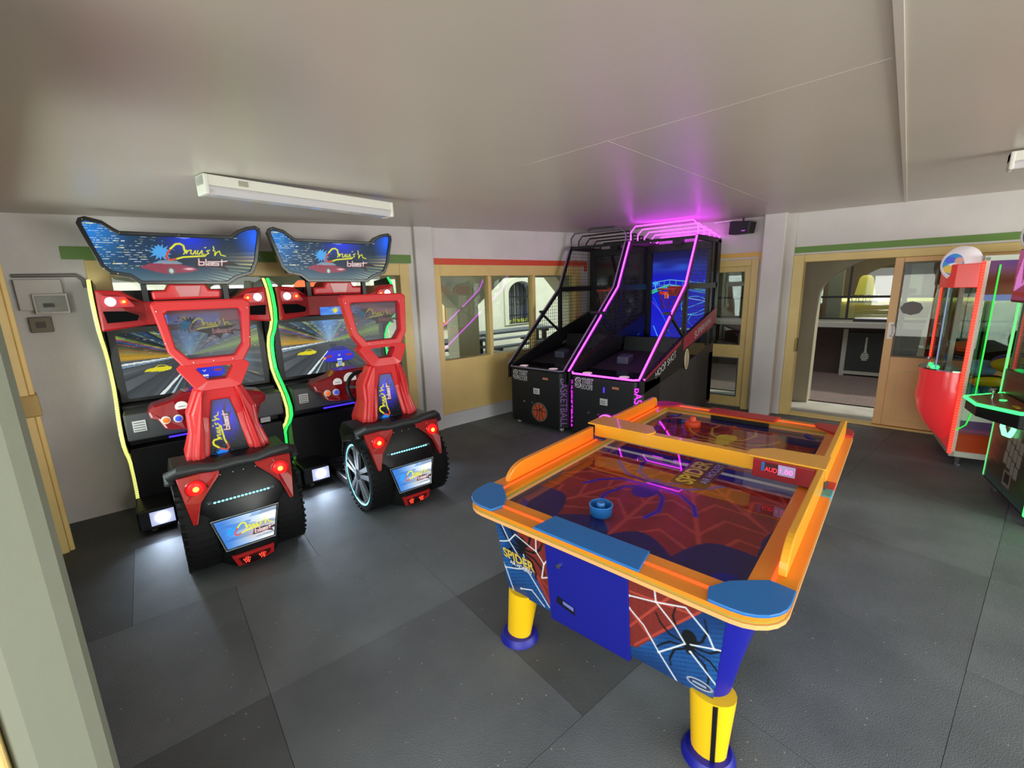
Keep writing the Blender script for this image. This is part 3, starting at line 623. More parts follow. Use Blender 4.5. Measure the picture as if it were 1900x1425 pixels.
def head_ink():
    k = Ink(.40, .36, .0032, (104, 108, 112)); gx, gy = k.x/k.w, k.y/k.h
    k.mix(np.clip(gy*1.2-.2, 0, 1), (90, 70, 84)); splat(k, .105, .235, .055, (16, 24, 40), 8); k.mix(np.clip(1-np.hypot((gx-.6)/.4, (gy-.35)/.3), 0, 1)*.5, (140, 150, 170))
    k.poly([(.13, .19), (.38, .22), (.33, .185), (.36, .15), (.29, .165), (.27, .12), (.23, .155), (.19, .135), (.2, .165)], (24, 22, 30)); logo(k, .105, .165, .25, splatcol=(30, 84, 120), grey=True); return k
K_MARQ, K_RACE, K_PLATE, K_BOX, K_HEAD = marquee_ink(), race_ink(), plate_ink(), box_ink(), head_ink()
P_MARQ = painted('marquee_backlit_print', 1.0); P_RACE = painted('race_screen_picture', .95); P_PLATE = painted('plate_backlit_print', 1.25); P_BOX = painted('seat_backlit_print', 1.0)
def clearprint(name, strength=.45):
    """Printed acrylic: see-through where the ink is mid grey, ink elsewhere."""
    m = painted(name, 0, .12); nt = m.node_tree; b = nt.nodes['Principled BSDF']; a = [n for n in nt.nodes if n.type == 'ATTRIBUTE'][0]
    t = nt.nodes.new('ShaderNodeBsdfTransparent'); t.inputs[0].default_value = (.9, .92, .95, 1); mx = nt.nodes.new('ShaderNodeMixShader'); out = nt.nodes['Material Output']
    d = nt.nodes.new('ShaderNodeVectorMath'); d.operation = 'DISTANCE'; d.inputs[1].default_value = rgb(112, 114, 124)[:3]; nt.links.new(a.outputs['Color'], d.inputs[0])
    r = nt.nodes.new('ShaderNodeMapRange'); r.inputs[1].default_value = .05; r.inputs[2].default_value = .16; r.inputs[3].default_value = .34; r.inputs[4].default_value = .96; nt.links.new(d.outputs['Value'], r.inputs[0])
    nt.links.new(r.outputs[0], mx.inputs[0]); nt.links.new(t.outputs[0], mx.inputs[1]); nt.links.new(b.outputs[0], mx.inputs[2]); nt.links.new(mx.outputs[0], out.inputs[0]); return m
P_HEAD = clearprint('headrest_acrylic_print')

MARQ = [(-.567, 2.305), (-.55, 2.34), (-.515, 2.352), (-.43, 2.33), (-.376, 2.285), (-.345, 2.264), (.342, 2.263), (.395, 2.308), (.464, 2.338), (.535, 2.352), (.567, 2.33), (.57, 2.29), (.516, 2.06), (.468, 1.962), (.345, 1.922), (.28, 1.878), (-.282, 1.886), (-.341, 1.938), (-.443, 1.962), (-.489, 2.014)]
def inset(poly, d):
    n = len(poly); ar = sum(poly[i][0]*poly[(i+1) % n][1]-poly[(i+1) % n][0]*poly[i][1] for i in range(n)); s = 1 if ar > 0 else -1; out = []
    for i in range(n):
        p0, p1, p2 = np.array(poly[i-1]), np.array(poly[i]), np.array(poly[(i+1) % n]); e1, e2 = p1-p0, p2-p1
        n1 = np.array([-e1[1], e1[0]])/np.linalg.norm(e1)*s; n2 = np.array([-e2[1], e2[0]])/np.linalg.norm(e2)*s; b = n1+n2; b /= max(.4, np.dot(b, n1)); out.append(tuple(p1+b*d))
    return out
LEDP_ = [(-.34, 1.925), (-.40, 1.87), (-.44, 1.78), (-.455, 1.66), (-.43, 1.56), (-.36, 1.48), (-.24, 1.39), (-.18, 1.30), (-.165, 1.20), (-.19, 1.09), (-.26, 1.01), (-.36, .93), (-.45, .83), (-.47, .74), (-.41, .63), (-.30, .52), (-.22, .42), (-.215, .30), (-.27, .18), (-.33, .10)]
LEDP = [(-.34, 1.925), (-.40, 1.87), (-.45, 1.78), (-.47, 1.66), (-.44, 1.56), (-.35, 1.48), (-.22, 1.40), (-.15, 1.31), (-.135, 1.20), (-.16, 1.09), (-.25, 1.01), (-.37, .94), (-.48, .86), (-.545, .77), (-.53, .69), (-.42, .60), (-.28, .53), (-.18, .45), (-.16, .33), (-.20, .22), (-.29, .12)]
def lean(z): return float(np.interp(z, [.5, .75, 1.0, 1.2, 1.35, 1.77], [-1.43, -1.40, -1.35, -1.38, -1.33, -1.26]))
def leaned(x, y, z): return (x, y+lean(z), z)

def racing_machine(label, s, tint, tname, loc):
    R = thing('racing_machine', label, 'arcade machine', loc, AROT, 'sit down racing machines')
    # --- cabinet
    MB().box(-.555, .555, -.12, -.03, .06, 1.85).box(-.555, .555, -.40, -.12, .06, .62).box(-.555, .555, -.30, -.12, .62, .95).build('cabinet', BLACK, R, bevel=.008)
    MB().box(-.545, .545, -.56, -.30, .72, .93).build('control_shelf', DARKGREY, R, bevel=.012)
    MB().box(-.30, .30, -1.30, -.40, .05, .13).build('platform', BLACK, R, bevel=.008)
    tp = MB().box(-.29, .29, -1.2, -.42, .13, .134)
    for i in range(9):
        for j in range(9):
            x, y = -.256+.064*i, -1.12+.085*j; q = .02 if (i+j) % 2 else -.02; tp.prism([(x-.022, y-q), (x-.016, y-q-.008), (x+.022, y+q), (x+.016, y+q+.008)], 'z', .134, .138)
    tp.build('tread_plate', mat('tread_plate_steel', (92, 92, 98), .35, metal=.7), R)
    for sx in (-1, 1):
        p = [(-.02, .06), (-.02, 1.9)]+LEDP
        sp = MB().prism(p, 'x', sx*.556, sx*.58).build('side_panel', BLACKG, R, bevel=.003)
        MB().tube([(sx*.574, y-.012, z) for y, z in LEDP], .0115, 6).build('led_strip', led('led_'+tname, tint, 1.7, .015, .22), sp)
        MB().tube([(sx*.580, y+.006, z) for y, z in LEDP], .010, 6).build('led_diffuser', mat('frosted_'+tname, tuple(int(c*.45+120) for c in tint), .4, emit=.12, ecol=tint), sp)
        MB().box(sx*.585, sx*.36, -.72, -.38, .045, .21).build('light_pod', BLACK, R, bevel=.012)
        pod = [o for o in R.children if o.name.startswith('light_pod')][-1]
        lens = MB().box(sx*.435-.075, sx*.435+.075, -.726, -.718, .075, .185).build('lens', mat('lens_frost', (200, 206, 222), .3, emit=.75, ecol=(184, 190, 232)), pod)
        MB().lathe([(.0, 0), (.042, 0), (.036, .006), (0, .008)], ax='y', seg=18).map(lambda x, y, z: (x+sx*.435, -.727-y, z+.13)).build('lamp', POD, pod)
        l_ = bpy.data.lights.new('pod_beam', 'SPOT'); l_.energy = 15; l_.color = (.66, .79, 1); l_.spot_size = math.radians(105); l_.spot_blend = .9; l_.shadow_soft_size = .05
        lo_ = bpy.data.objects.new('pod_beam', l_); COL.objects.link(lo_); lo_.parent = R; lo_.location = (sx*.435, -.745, .14); lo_.rotation_euler = (math.radians(74), 0, math.radians(180))
        MB().cyl((sx*.5, -.62, .0), (sx*.5, -.62, .05), .022, seg=12).build('caster', mat('caster_grey', (120, 118, 112), .5), R)
    # --- red hood over the screen
    hood = [(-.555, 1.555), (-.55, 1.855), (-.41, 1.845), (-.33, 1.785), (-.28, 1.762), (.28, 1.762), (.33, 1.785), (.41, 1.845), (.55, 1.855), (.555, 1.555), (.29, 1.585), (-.29, 1.585)]
    h = MB().prism(hood, 'y', -.52, -.12).map(lambda x, y, z: (x, y+(.05 if abs(x) < .3 and y < -.3 else 0)-(.03 if z < 1.6 and y < -.3 else 0), z)).build('hood', REDD, R, bevel=.014)
    for sx in (-1, 1):
        MB().prism([(sx*.525, 1.81), (sx*.39, 1.80), (sx*.345, 1.735), (sx*.35, 1.725), (sx*.53, 1.725)], 'y', -.527, -.515).build('lamp_cover', mat('lamp_glaze_red', (186, 40, 56), .4), h)
        MB().ball((sx*.475, -.525, 1.767), (.033, .014, .033), 18, 8).build('head_lamp', LWHITE, h, smooth=True)
        MB().ball((sx*.40, -.525, 1.765), (.026, .012, .026), 16, 8).build('red_lamp', LRED, h, smooth=True); MB().ball((sx*.40, -.532, 1.765), (.012, .008, .012), 12, 6).build('lamp_core', LREDHOT, h, smooth=True)
        MB().prism([(sx*.525, 1.70), (sx*.40, 1.695), (sx*.33, 1.66), (sx*.345, 1.625), (sx*.515, 1.615)], 'y', -.545, -.50).build('vent', mat('vent_mesh_black', (7, 7, 8), .9, spec=.1), h)
    k = Ink(.38, .075, .006, (90, 160, 235)); k.mix(k.noise(.05, .03, 2), (50, 90, 220)); splat(k, .14, .038, .03, (230, 220, 40), 12)
    panel('strip_screen', k, painted('strip_screen_picture', 1.), h, (-.20, -.499, 1.655), V=(0, 0, -1))
    tb = MB().prism([(-.232, 1.77), (-.232, 1.838), (-.139, 1.842), (-.114, 1.89), (.123, 1.89), (.14, 1.842), (.222, 1.838), (.214, 1.77)], 'y', -.50, -.16).build('camera_block', REDP, R, bevel=.016)
    MB().prism([(-.06, 1.79), (-.085, 1.872), (.085, 1.872), (.06, 1.79)], 'y', -.508, -.49).build('recess', REDD, tb)
    # --- screen
    MB().box(-.555, .555, -.17, -.115, .95, 1.57).build('bezel', BLACK, R, bevel=.01)
    panel('screen', K_RACE, P_RACE, R, (-.50, -.172, .985))
    # --- marquee
    mi = inset(MARQ, .028)
    mq = MB().ring(MARQ, mi, 'y', -.53, -.46).build('marquee', BLACKG, R, bevel=.004)
    MB().prism(inset(MARQ, .006), 'y', -.48, -.465).build('back_plate', BLACK, mq)
    panel('art_panel', K_MARQ, P_MARQ, mq, (-.57, -.512, 1.875), clip=[(a+.57, b-1.875) for a, b in inset(MARQ, .02)])
    for x, z in ((-.53, 2.33), (-.345, 2.25), (0, 2.249), (.345, 2.249), (.545, 2.33), (.53, 2.1), (.49, 1.98), (-.40, 1.965), (-.47, 2.0), (.1, 1.893)): MB().ball((x, -.533, z), .0055, 8, 5).build('screw', CHROME, mq)
    for x in (-.27, .255): MB().box(x-.018, x+.018, -.48, -.44, 1.76, 1.96).build('marquee_post', BLACK, R)
    # --- dashboard
    da = MB().prism([(-.40, .955), (-.36, .99), (-.24, 1.02), (-.17, 1.065), (.17, 1.065), (.24, 1.02), (.36, .99), (.40, .955), (.385, .90), (.345, .89), (.31, .815), (.2, .80), (-.2, .80), (-.31, .815), (-.345, .89), (-.385, .90)], 'y', -.70, -.50).map(lambda x, y, z: (x, y-.06*(1-(x/.4)**2)+(z-.93)*.5, z)).build('dashboard', mat('wine_red_gloss', (140, 14, 26), .25, coat=.5), R, bevel=.016)
    fy = lambda x, z: -.70-.06*(1-(x/.4)**2)+(z-.93)*.5
    for x, c in ((-.30, (236, 110, 40)), (-.225, (60, 80, 220)), (.27, (236, 110, 40))):
        MB().lathe([(0, 0), (.031, 0), (.029, .012), (0, .014)], ax='y', seg=18).map(lambda a, b, d: (a+x, fy(x, .885)-b, d+.885)).build('button_ring', WHITE, da)
        MB().lathe([(0, .0), (.023, .0), (.02, .018), (0, .021)], ax='y', seg=16).map(lambda a, b, d: (a+x, fy(x, .885)-b, d+.885)).build('button', mat('button_%d' % c[0], c, .3, emit=.5), da)
    for x, z, r in ((-.19, .965, .042), (-.07, .985, .06), (.06, .985, .042)):
        MB().lathe([(0, 0), (r, 0), (r*.96, .006), (0, .006)], ax='y', seg=20).map(lambda a, b, d: (a+x, fy(x, z)-b, max(d, -.018)+z)).build('gauge', mat('gauge_face', (226, 224, 220), .3, emit=.35), da)
        MB().box(x-.022, x+.022, fy(x, z)-.0075, fy(x, z)-.006, z+.0, z+.004).build('gauge_needle', BLACK, da)
    wc = (-.0, -.86, .905)
    sw = MB().torus((0, 0, 0), .145, .016, 'y', 32, 8).map(lambda x, y, z: (x+wc[0], y*1+wc[1]+z*.35, z+wc[2])).build('steering_wheel', BLACK, R, smooth=True)
    sk = MB().cyl((wc[0], wc[1]+.03, wc[2]), (wc[0], wc[1]-.012, wc[2]), .048, seg=20)
    for a in (.2, PI-.2, -PI/2): sk.tube([(wc[0], wc[1]+.012, wc[2]), (wc[0]+.14*math.cos(a), wc[1]+.14*math.sin(a)*.35, wc[2]+.14*math.sin(a))], .013, 6)
    sk.build('wheel_hub', ALLOY, sw, smooth=True); MB().cyl((wc[0], -.60, wc[2]+.04), (wc[0], wc[1]+.02, wc[2]), .035, seg=12).build('column', BLACK, sw)
    MB().box(-.30, .30, -.59, -.575, .705, .715).build('blue_strip', emit('led_blue', (60, 40, 255), 2.), R)
    MB().box(-.50, -.42, -.568, -.56, .79, .875).build('sticker', mat('sticker_white', (206, 208, 206), .5), R); stc = [o for o in R.children if o.name.startswith('sticker')][-1]
    for r in range(4): MB().box(-.494, -.426, -.5695, -.568, .80+.019*r, .805+.019*r).build('printed_line', CHAR, stc)
    MB().box(.375, .455, -.412, -.40, .64, .685).build('notice_label', mat('sticker_white'), R)
    MB().box(.36, .375, -.412, -.40, .585, .625).build('coin_slot', emit('led_blue'), R)
    # --- seat: red shell with two ribs, backlit panel, headrest hoop
    ho = [(-.245, 1.765), (-.275, 1.742), (-.232, 1.44), (-.172, 1.345), (.172, 1.345), (.232, 1.44), (.275, 1.742), (.245, 1.765)]
    hi = [(-.197, 1.70), (-.212, 1.685), (-.188, 1.465), (-.128, 1.388), (.128, 1.388), (.188, 1.465), (.212, 1.685), (.197, 1.70)]
    hr = MB().ring(ho, hi, 'y', -.045, .055).map(leaned).build('headrest', REDP, R, bevel=.012)
    panel('acrylic_panel', K_HEAD, P_HEAD, hr, (-.20, 0, 1.375), clip=[(a*1.03+.20, b-1.375) for a, b in hi], fn=lambda x, y, z: (x, lean(z)+.01, z))
    for x, z in ((-.235, 1.5), (.235, 1.5), (-.11, 1.366), (.11, 1.366), (-.25, 1.70), (.25, 1.70), (0, 1.366)): MB().ball((x, lean(z)-.046, z), .005, 8, 5).build('screw', CHROME, hr)
    no = [(-.178, 1.352), (-.205, 1.325), (-.13, 1.195), (-.10, 1.18), (.10, 1.18), (.13, 1.195), (.205, 1.325), (.178, 1.352)]
    ni = [(-.10, 1.328), (-.105, 1.32), (-.058, 1.25), (-.05, 1.245), (.05, 1.245), (.058, 1.25), (.105, 1.32), (.10, 1.328)]
    MB().ring(no, ni, 'y', -.05, .06).map(leaned).build('neck_brace', REDP, R, bevel=.01)
    so = [(-.075, 1.19), (-.135, 1.19), (-.20, 1.03), (-.205, .90), (-.245, .76), (-.25, .66), (-.24, .56), (.24, .56), (.25, .66), (.245, .76), (.205, .90), (.20, 1.03), (.135, 1.19), (.075, 1.19)]
    si = [(-.035, 1.10), (-.052, 1.10), (-.075, .98), (-.09, .88), (-.11, .76), (-.122, .72), (-.12, .695), (.12, .695), (.122, .72), (.11, .76), (.09, .88), (.075, .98), (.052, 1.10), (.035, 1.10)]
    sb = MB().ring(so, si, 'y', -.02, .10).map(leaned).build('seat_shell', REDP, R, bevel=.012)
    for sx in (-1, 1):
        rib = [(sx*.085, 1.185), (sx*.115, 1.185), (sx*.178, 1.03), (sx*.182, .90), (sx*.215, .76), (sx*.22, .60), (sx*.145, .60), (sx*.142, .76), (sx*.122, .90), (sx*.115, 1.03)]
        MB().prism(rib, 'y', -.05, -.015).map(leaned).build('shell_rib', REDP, sb, bevel=.016)
        bol = [(sx*.14, 1.13), (sx*.19, 1.04), (sx*.20, .90), (sx*.245, .76), (sx*.25, .50), (sx*.12, .50), (sx*.12, 1.1)]
        MB().loft([[(x, lean(z)+.09, z) for x, z in bol], [(x*.99, lean(z)+.17+.05*(z < .85), z-.01) for x, z in bol], [(x*.9, lean(z)+.22+.09*(z < .85), z-.03) for x, z in bol]]).build('bolster', REDP, R, bevel=.02)
    MB().prism([(-.13, 1.12), (.13, 1.12), (.15, .55), (-.15, .55)], 'y', .07, .16).map(leaned).build('backrest_pad', REDD, R, bevel=.02)
    lbx = MB().prism([(-.054, 1.11), (.054, 1.11), (.126, .69), (-.126, .69)], 'y', .0, .07).map(leaned).build('light_box', BLACK, R)
    panel('art_panel', K_BOX, P_BOX, lbx, (-.15, 0, .60), clip=[(a+.15, b-.60) for a, b in ((-.05, 1.10), (.05, 1.10), (.120, .70), (-.120, .70))], fn=lambda x, y, z: (x, lean(.69)+(lean(1.11)-lean(.69))*(z-.69)/.42-.004, z))
    MB().box(-.25, .25, -1.22, -.80, .43, .55).map(lambda x, y, z: (x*(.86 if y > -1 else 1), y, z+(.02 if y > -1 else 0))).build('seat_cushion', REDP, R, bevel=.03, segs=3)
    MB().prism([(-1.25, .13), (-.86, .13), (-.92, .43), (-1.25, .43)], 'x', -.16, .16).build('seat_pedestal', BLACK, R, bevel=.01)
    # --- tail styled as the back of a car
    secs = [(.735, .25, -1.33, -1.56), (.715, .335, -1.24, -1.63), (.62, .350, -1.18, -1.69), (.50, .325, -1.15, -1.735), (.40, .262, -1.15, -1.765), (.28, .21, -1.15, -1.785), (.14, .19, -1.16, -1.785), (.06, .175, -1.18, -1.76), (.035, .15, -1.22, -1.70)]
    def rear(z):
        q = secs[::-1]; return float(np.interp(z, [a[0] for a in q], [a[3] for a in q]))
    loops = []
    for z, w, yf, yr in secs:
        c = .07; loops.append([(-w, yf+c, z), (-w+c*.6, yf, z), (w-c*.6, yf, z), (w, yf+c, z), (w, yr+.13, z), (w-.05, yr+.045, z), (w*.5, yr+.006, z), (-w*.5, yr+.006, z), (-w+.05, yr+.045, z), (-w, yr+.13, z)])
    tail = MB().loft(loops).build('tail_shell', mat('tail_black', (17, 18, 20), .36, spec=.45), R, smooth=True, bevel=.01)
    for sx in (-1, 1):
        MB().loft([[(sx*.20, -1.58, .56), (sx*.352, -1.56, .54), (sx*.352, -1.545, .50), (sx*.2, -1.545, .50)], [(sx*.2, -1.40, .668), (sx*.357, -1.40, .66), (sx*.357, -1.40, .60), (sx*.2, -1.40, .62)], [(sx*.2, -1.2, .60), (sx*.357, -1.2, .58), (sx*.357, -1.2, .54), (sx*.2, -1.2, .55)], [(sx*.2, -1.1, .44), (sx*.345, -1.1, .42), (sx*.345, -1.12, .40), (sx*.2, -1.12, .42)]]).build('fender', mat('tail_black'), R, bevel=.008)
    spl = [(-.352, .655), (-.345, .70), (-.30, .735), (-.2, .733), (-.12, .712), (0, .72), (.12, .712), (.2, .733), (.30, .735), (.345, .70), (.352, .655)]
    MB().tube([(x, rear(min(z, .70))+.02+.06*(abs(x) > .31), z) for x, z in spl], .034, 10).build('spoiler', CHAR, R, smooth=True)
    for x in (-.1, -.03, .03, .1): MB().ball((x, -1.665, .672), .006, 8, 5).build('screw', CHROME, tail)
    ry = lambda x, z: rear(z)+.006+max(0, abs(x)-.16)*.22
    def onrear(pts, d0, d1, name, m, par):
        return MB().loft([[(x, ry(x, z)-d0, z) for x, z in pts], [(x, ry(x, z)-d1, z) for x, z in pts]]).build(name, m, par, bevel=.004)
    for sx in (-1, 1):
        bl = onrear([(sx*.325, .695), (sx*.20, .705), (sx*.10, .70), (sx*.105, .675), (sx*.17, .61), (sx*.225, .54), (sx*.262, .42), (sx*.285, .42), (sx*.305, .55)], -.02, .018, 'tail_lamp', mat('tail_lamp_red', (168, 26, 26), .2, coat=.5), R)
        c = (sx*.238, ry(.238, .627)-.018, .627)
        MB().torus(c, .052, .006, 'y', 26, 6).build('lamp_rim', mat('lamp_rim_red', (190, 30, 34), .2, coat=.5), bl, smooth=True)
        MB().lathe([(0, 0), (.046, 0), (.036, .012), (0, .016)], ax='y', seg=22).map(lambda a, b, d: (a+c[0], c[1]-b, d+c[2])).build('lens', emit('tail_glow_red', (255, 22, 22), 1.3), bl)
        cor = MB()
        for q in range(8):
            t = q*PI/4; cor.ball((c[0]+.012*math.cos(t), c[1]-.016, c[2]+.012*math.sin(t)), .0055, 6, 4)
        cor.ball((c[0], c[1]-.017, c[2]), .006, 6, 4); cor.build('led_cluster', emit('led_amber', (255, 190, 80), 2.5), bl)
    lb = onrear([(-.20, .535), (.185, .535), (.185, .512), (-.20, .512)], -.01, .006, 'led_bar', mat('smoke_plastic', (44, 58, 64), .15), R)
    for q in range(15): MB().ball((-.158+.0215*q, ry(0, .523)-.008, .523), (.0085, .005, .006), 8, 5).build('led', LCYAN, lb)
    for x in (-.188, .174): MB().ball((x, ry(0, .523)-.008, .523), .005, 8, 5).build('screw', CHROME, lb)
    pp_ = [(-.205, .42), (.185, .42), (.135, .205), (-.150, .205)]
    lp = onrear(pp_, -.01, .008, 'licence_plate', BLACKG, R); yq = lambda z: ry(0, z)-.0095
    panel('art_panel', K_PLATE, P_PLATE, lp, (-.215, 0, .195), clip=[(a+.215, b-.195) for a, b in inset(pp_, .012)], fn=lambda x, y, z: (x, yq(z), z))
    edge = MB().tube([(x, yq(z)-.001, z) for x, z in inset(pp_, .003)], .0028, 6, True).build('edge_trim', mat('pale_trim', (190, 200, 206), .3, metal=.5), lp)
    fo_ = [(-.125, .158), (.118, .158), (.112, .09), (.035, .03), (-.045, .03), (-.095, .07)]; fi_ = inset(fo_, .022)
    fg = MB().loft([[(x, ry(0, z)-d, z) for x, z in q] for q, d in ((fo_, -.012), (fo_, .012), (fi_, .012), (fi_, .002))], cap=False).build('fog_lamp_panel', mat('fog_panel_red', (196, 34, 36), .3, coat=.3), R)
    MB().prism(fi_, 'y', 0, .004).map(lambda x, y, z: (x, y+ry(0, z)-.003, z)).build('grille', mat('dark_red_mesh', (70, 12, 14), .5), fg)
    for x in (-.045, .045):
        cor = MB()
        for q in range(12): cor.ball((x+.022*math.sqrt((q+.5)/12)*math.cos(q*2.4), ry(0, .10)-.006, .10+.022*math.sqrt((q+.5)/12)*math.sin(q*2.4)), .004, 6, 4)
        cor.build('led_cluster', emit('led_hot_red', (255, 60, 40), 3.), fg)
    # --- wheels
    for sx in (-1, 1):
        cx, cy, cz = sx*.25, -1.435, .312
        w = MB().lathe([(.258, -.06), (.262, -.098), (.292, -.094), (.308, -.075), (.312, -.04), (.312, .04), (.308, .075), (.292, .094), (.262, .098), (.258, .06)], (cx, cy, cz), 'x', 40, False)
        for q in range(40):
            t = 2*PI*q/40
            for k in (-1, 1): w.loft([[(cx+k*xx, cy+rr*math.cos(t+dt), cz+rr*math.sin(t+dt)) for xx, dt in ((.098, 0), (.098, .045), (.04, .10), (.04, .055))] for rr in (.300, .3125)])
        tw = w.build('wheel', TYRE, R)
        rimx = cx+sx*.078
        MB().torus((cx+sx*.086, cy, cz), .252, .0085, 'x', 48, 6).build('led_ring', led('led_ring_ice', (150, 240, 245), 1.7, .012, .45), tw, smooth=True)
        MB().lathe([(.0, -.03), (.252, -.03), (.252, 0), (.0, 0)], (rimx-sx*.05, cy, cz), 'x', 40).build('brake_disc', mat('rim_dark', (30, 31, 33), .4), tw)
        sp_ = MB()
        for q in range(5):
            t = 2*PI*q/5+.3
            for d in (-.16, .16):
                a = np.array([math.cos(t+d*2.2), math.sin(t+d*2.2)])*.045; b = np.array([math.cos(t+d), math.sin(t+d)])*.246; n = np.array([-(b-a)[1], (b-a)[0]]); n = n/np.linalg.norm(n)*.017
                sp_.prism([tuple(a+n), tuple(a-n), tuple(b-n*1.4), tuple(b+n*1.4)], 'x', -.014, .012)
        sp_.map(lambda x, y, z: (x+rimx, y+cy, z+cz)).build('spokes', ALLOY, tw, bevel=.004)
        MB().ball((rimx, cy, cz), (.03, .05, .05), 16, 8).build('hub_cap', ALLOY, tw, smooth=True)
        MB().torus((rimx, cy, cz), .247, .012, 'x', 40, 6).build('rim', ALLOY, tw, smooth=True)
    return R
def aloc(s): return (A0[0]+AD[0]*s, A0[1]+AD[1]*s, 0)
racing_machine('red and black racing machine nearer the camera, yellow lights along its sides', .955, (240, 244, 130), 'lime_yellow', aloc(.955))
racing_machine('red and black racing machine next to the pilaster, green lights along its sides', 2.14, (40, 240, 110), 'green', aloc(2.14))
# ------------------------------------------------------------------ basketball machines
MAG = (255, 60, 255)
NEON = mat('neon_magenta', (240, 40, 255), .3, emit=7.5, ecol=(232, 52, 255))
LETM = mat('lit_magenta_letters', (230, 40, 255), .4, emit=2.4, ecol=(236, 40, 255))
OFFT = mat('unlit_neon_tube', (124, 116, 134), .35); OFFL = mat('unlit_letters', (134, 112, 160), .45)
HOOPB = mat('hoop_body_black', (24, 23, 27), .45, noise=.15, nscale=60)
HOOPS = mat('hoop_side_grey', (50, 48, 50), .55)
WIRE = mat('net_wire', (40, 38, 44), .5)
WOOD = mat('court_maroon', (150, 34, 56), .45)
def court_ink():
    k = Ink(.80, 1.26, .0055, (22, 26, 190)); gx, gy = k.x/k.w, k.y/k.h
    k.mix(np.clip((gy-.70)*6, 0, 1), (24, 26, 110)); k.mix(np.clip((gy-.86)*6, 0, 1), (20, 20, 52))
    n = k.noise(.22, .05, 3); k.mix(np.clip((gy-.72)*8, 0, 1)*np.clip(1-np.abs(gy-.80)*8, 0, 1)*n, (60, 120, 240))
    k.mix(np.clip(.55-gy, 0, 1)*.6*k.noise(.3, .2, 8), (40, 70, 250))
    L = (90, 200, 255); lb = (50, 130, 255)
    k.poly([(0, .70), (.26, .79), (.26, .765), (0, .665)], (40, 190, 130)); k.line([(0, .715), (.26, .80), (.80, .70)], .012, (120, 220, 160)); k.poly([(.28, .79), (.8, .68), (.8, .655), (.28, .765)], (60, 130, 220))
    k.line([(0, .83), (.27, .865), (.80, .80)], .01, (110, 190, 200)); k.line([(0, .78), (.27, .80), (.80, .72)], .008, (80, 150, 200), .8)
    for x in (.05, .12, .19, .27, .36, .46, .56, .66, .75): k.line([(x, .86-.04*abs(x-.27)), (x, .79-.05*abs(x-.27))], .007, (90, 160, 190))
    k.rect(.02, .80, .10, .84, (60, 160, 250)); k.rect(.05, .72, .07, .80, (60, 160, 250)); k.ell(.25, .745, .06, .022, (40, 150, 255))
    k.line([(.05, .20), (.12, .05)], .010, L); k.line([(.03, .62), (.10, .50), (.22, .30), (.30, .10)], .006, lb); k.line([(.02, .56), (.20, .36)], .006, (150, 100, 240))
    c = [(.64+.19*math.cos(a), .50+.13*math.sin(a)) for a in np.linspace(0, 2*PI, 40)]; k.line(c, .009, L)
    k.line([(.46, .44), (.78, .56)], .009, L); k.line([(.50, .36), (.66, .40), (.80, .47)], .009, L); k.line([(.56, .30), (.60, .38)], .009, L); k.line([(.45, .62), (.80, .56)], .012, (150, 200, 255)); k.line([(.46, .36), (.62, .22), (.8, .2)], .009, lb)
    k.rect(.44, .16, .80, .185, (170, 220, 200), .8); k.rect(.50, .05, .60, .07, (190, 210, 255), .7)
    k.poly([(.12, .70), (.34, .70), (.34, .66), (.12, .66)], (220, 60, 40)); k.rect(.20, .60, .26, .68, (230, 120, 60))
    return k
K_COURT = court_ink(); P_COURT = painted('court_screen_picture', 1.05)
def ball_ink():
    k = Ink(.25, .25, .004, (20, 18, 22)); k.ell(.125, .125, .122, .122, (205, 200, 205)); k.ell(.125, .125, .115, .115, (24, 18, 20)); k.ell(.125, .125, .108, .108, (206, 92, 58))
    D = (34, 20, 20); k.line([(.125, .02), (.125, .23)], .009, D); k.line([(.02, .135), (.08, .145), (.17, .145), (.23, .135)], .009, D)
    k.line([(.06, .035), (.088, .09), (.088, .16), (.06, .215)], .009, D); k.line([(.19, .035), (.162, .09), (.162, .16), (.19, .215)], .009, D); k.poly([(.125, .15), (.15, .155), (.15, .175), (.125, .18)], D); return k
K_BALL = ball_ink(); P_PRINT = painted('flat_print', 0, .4)
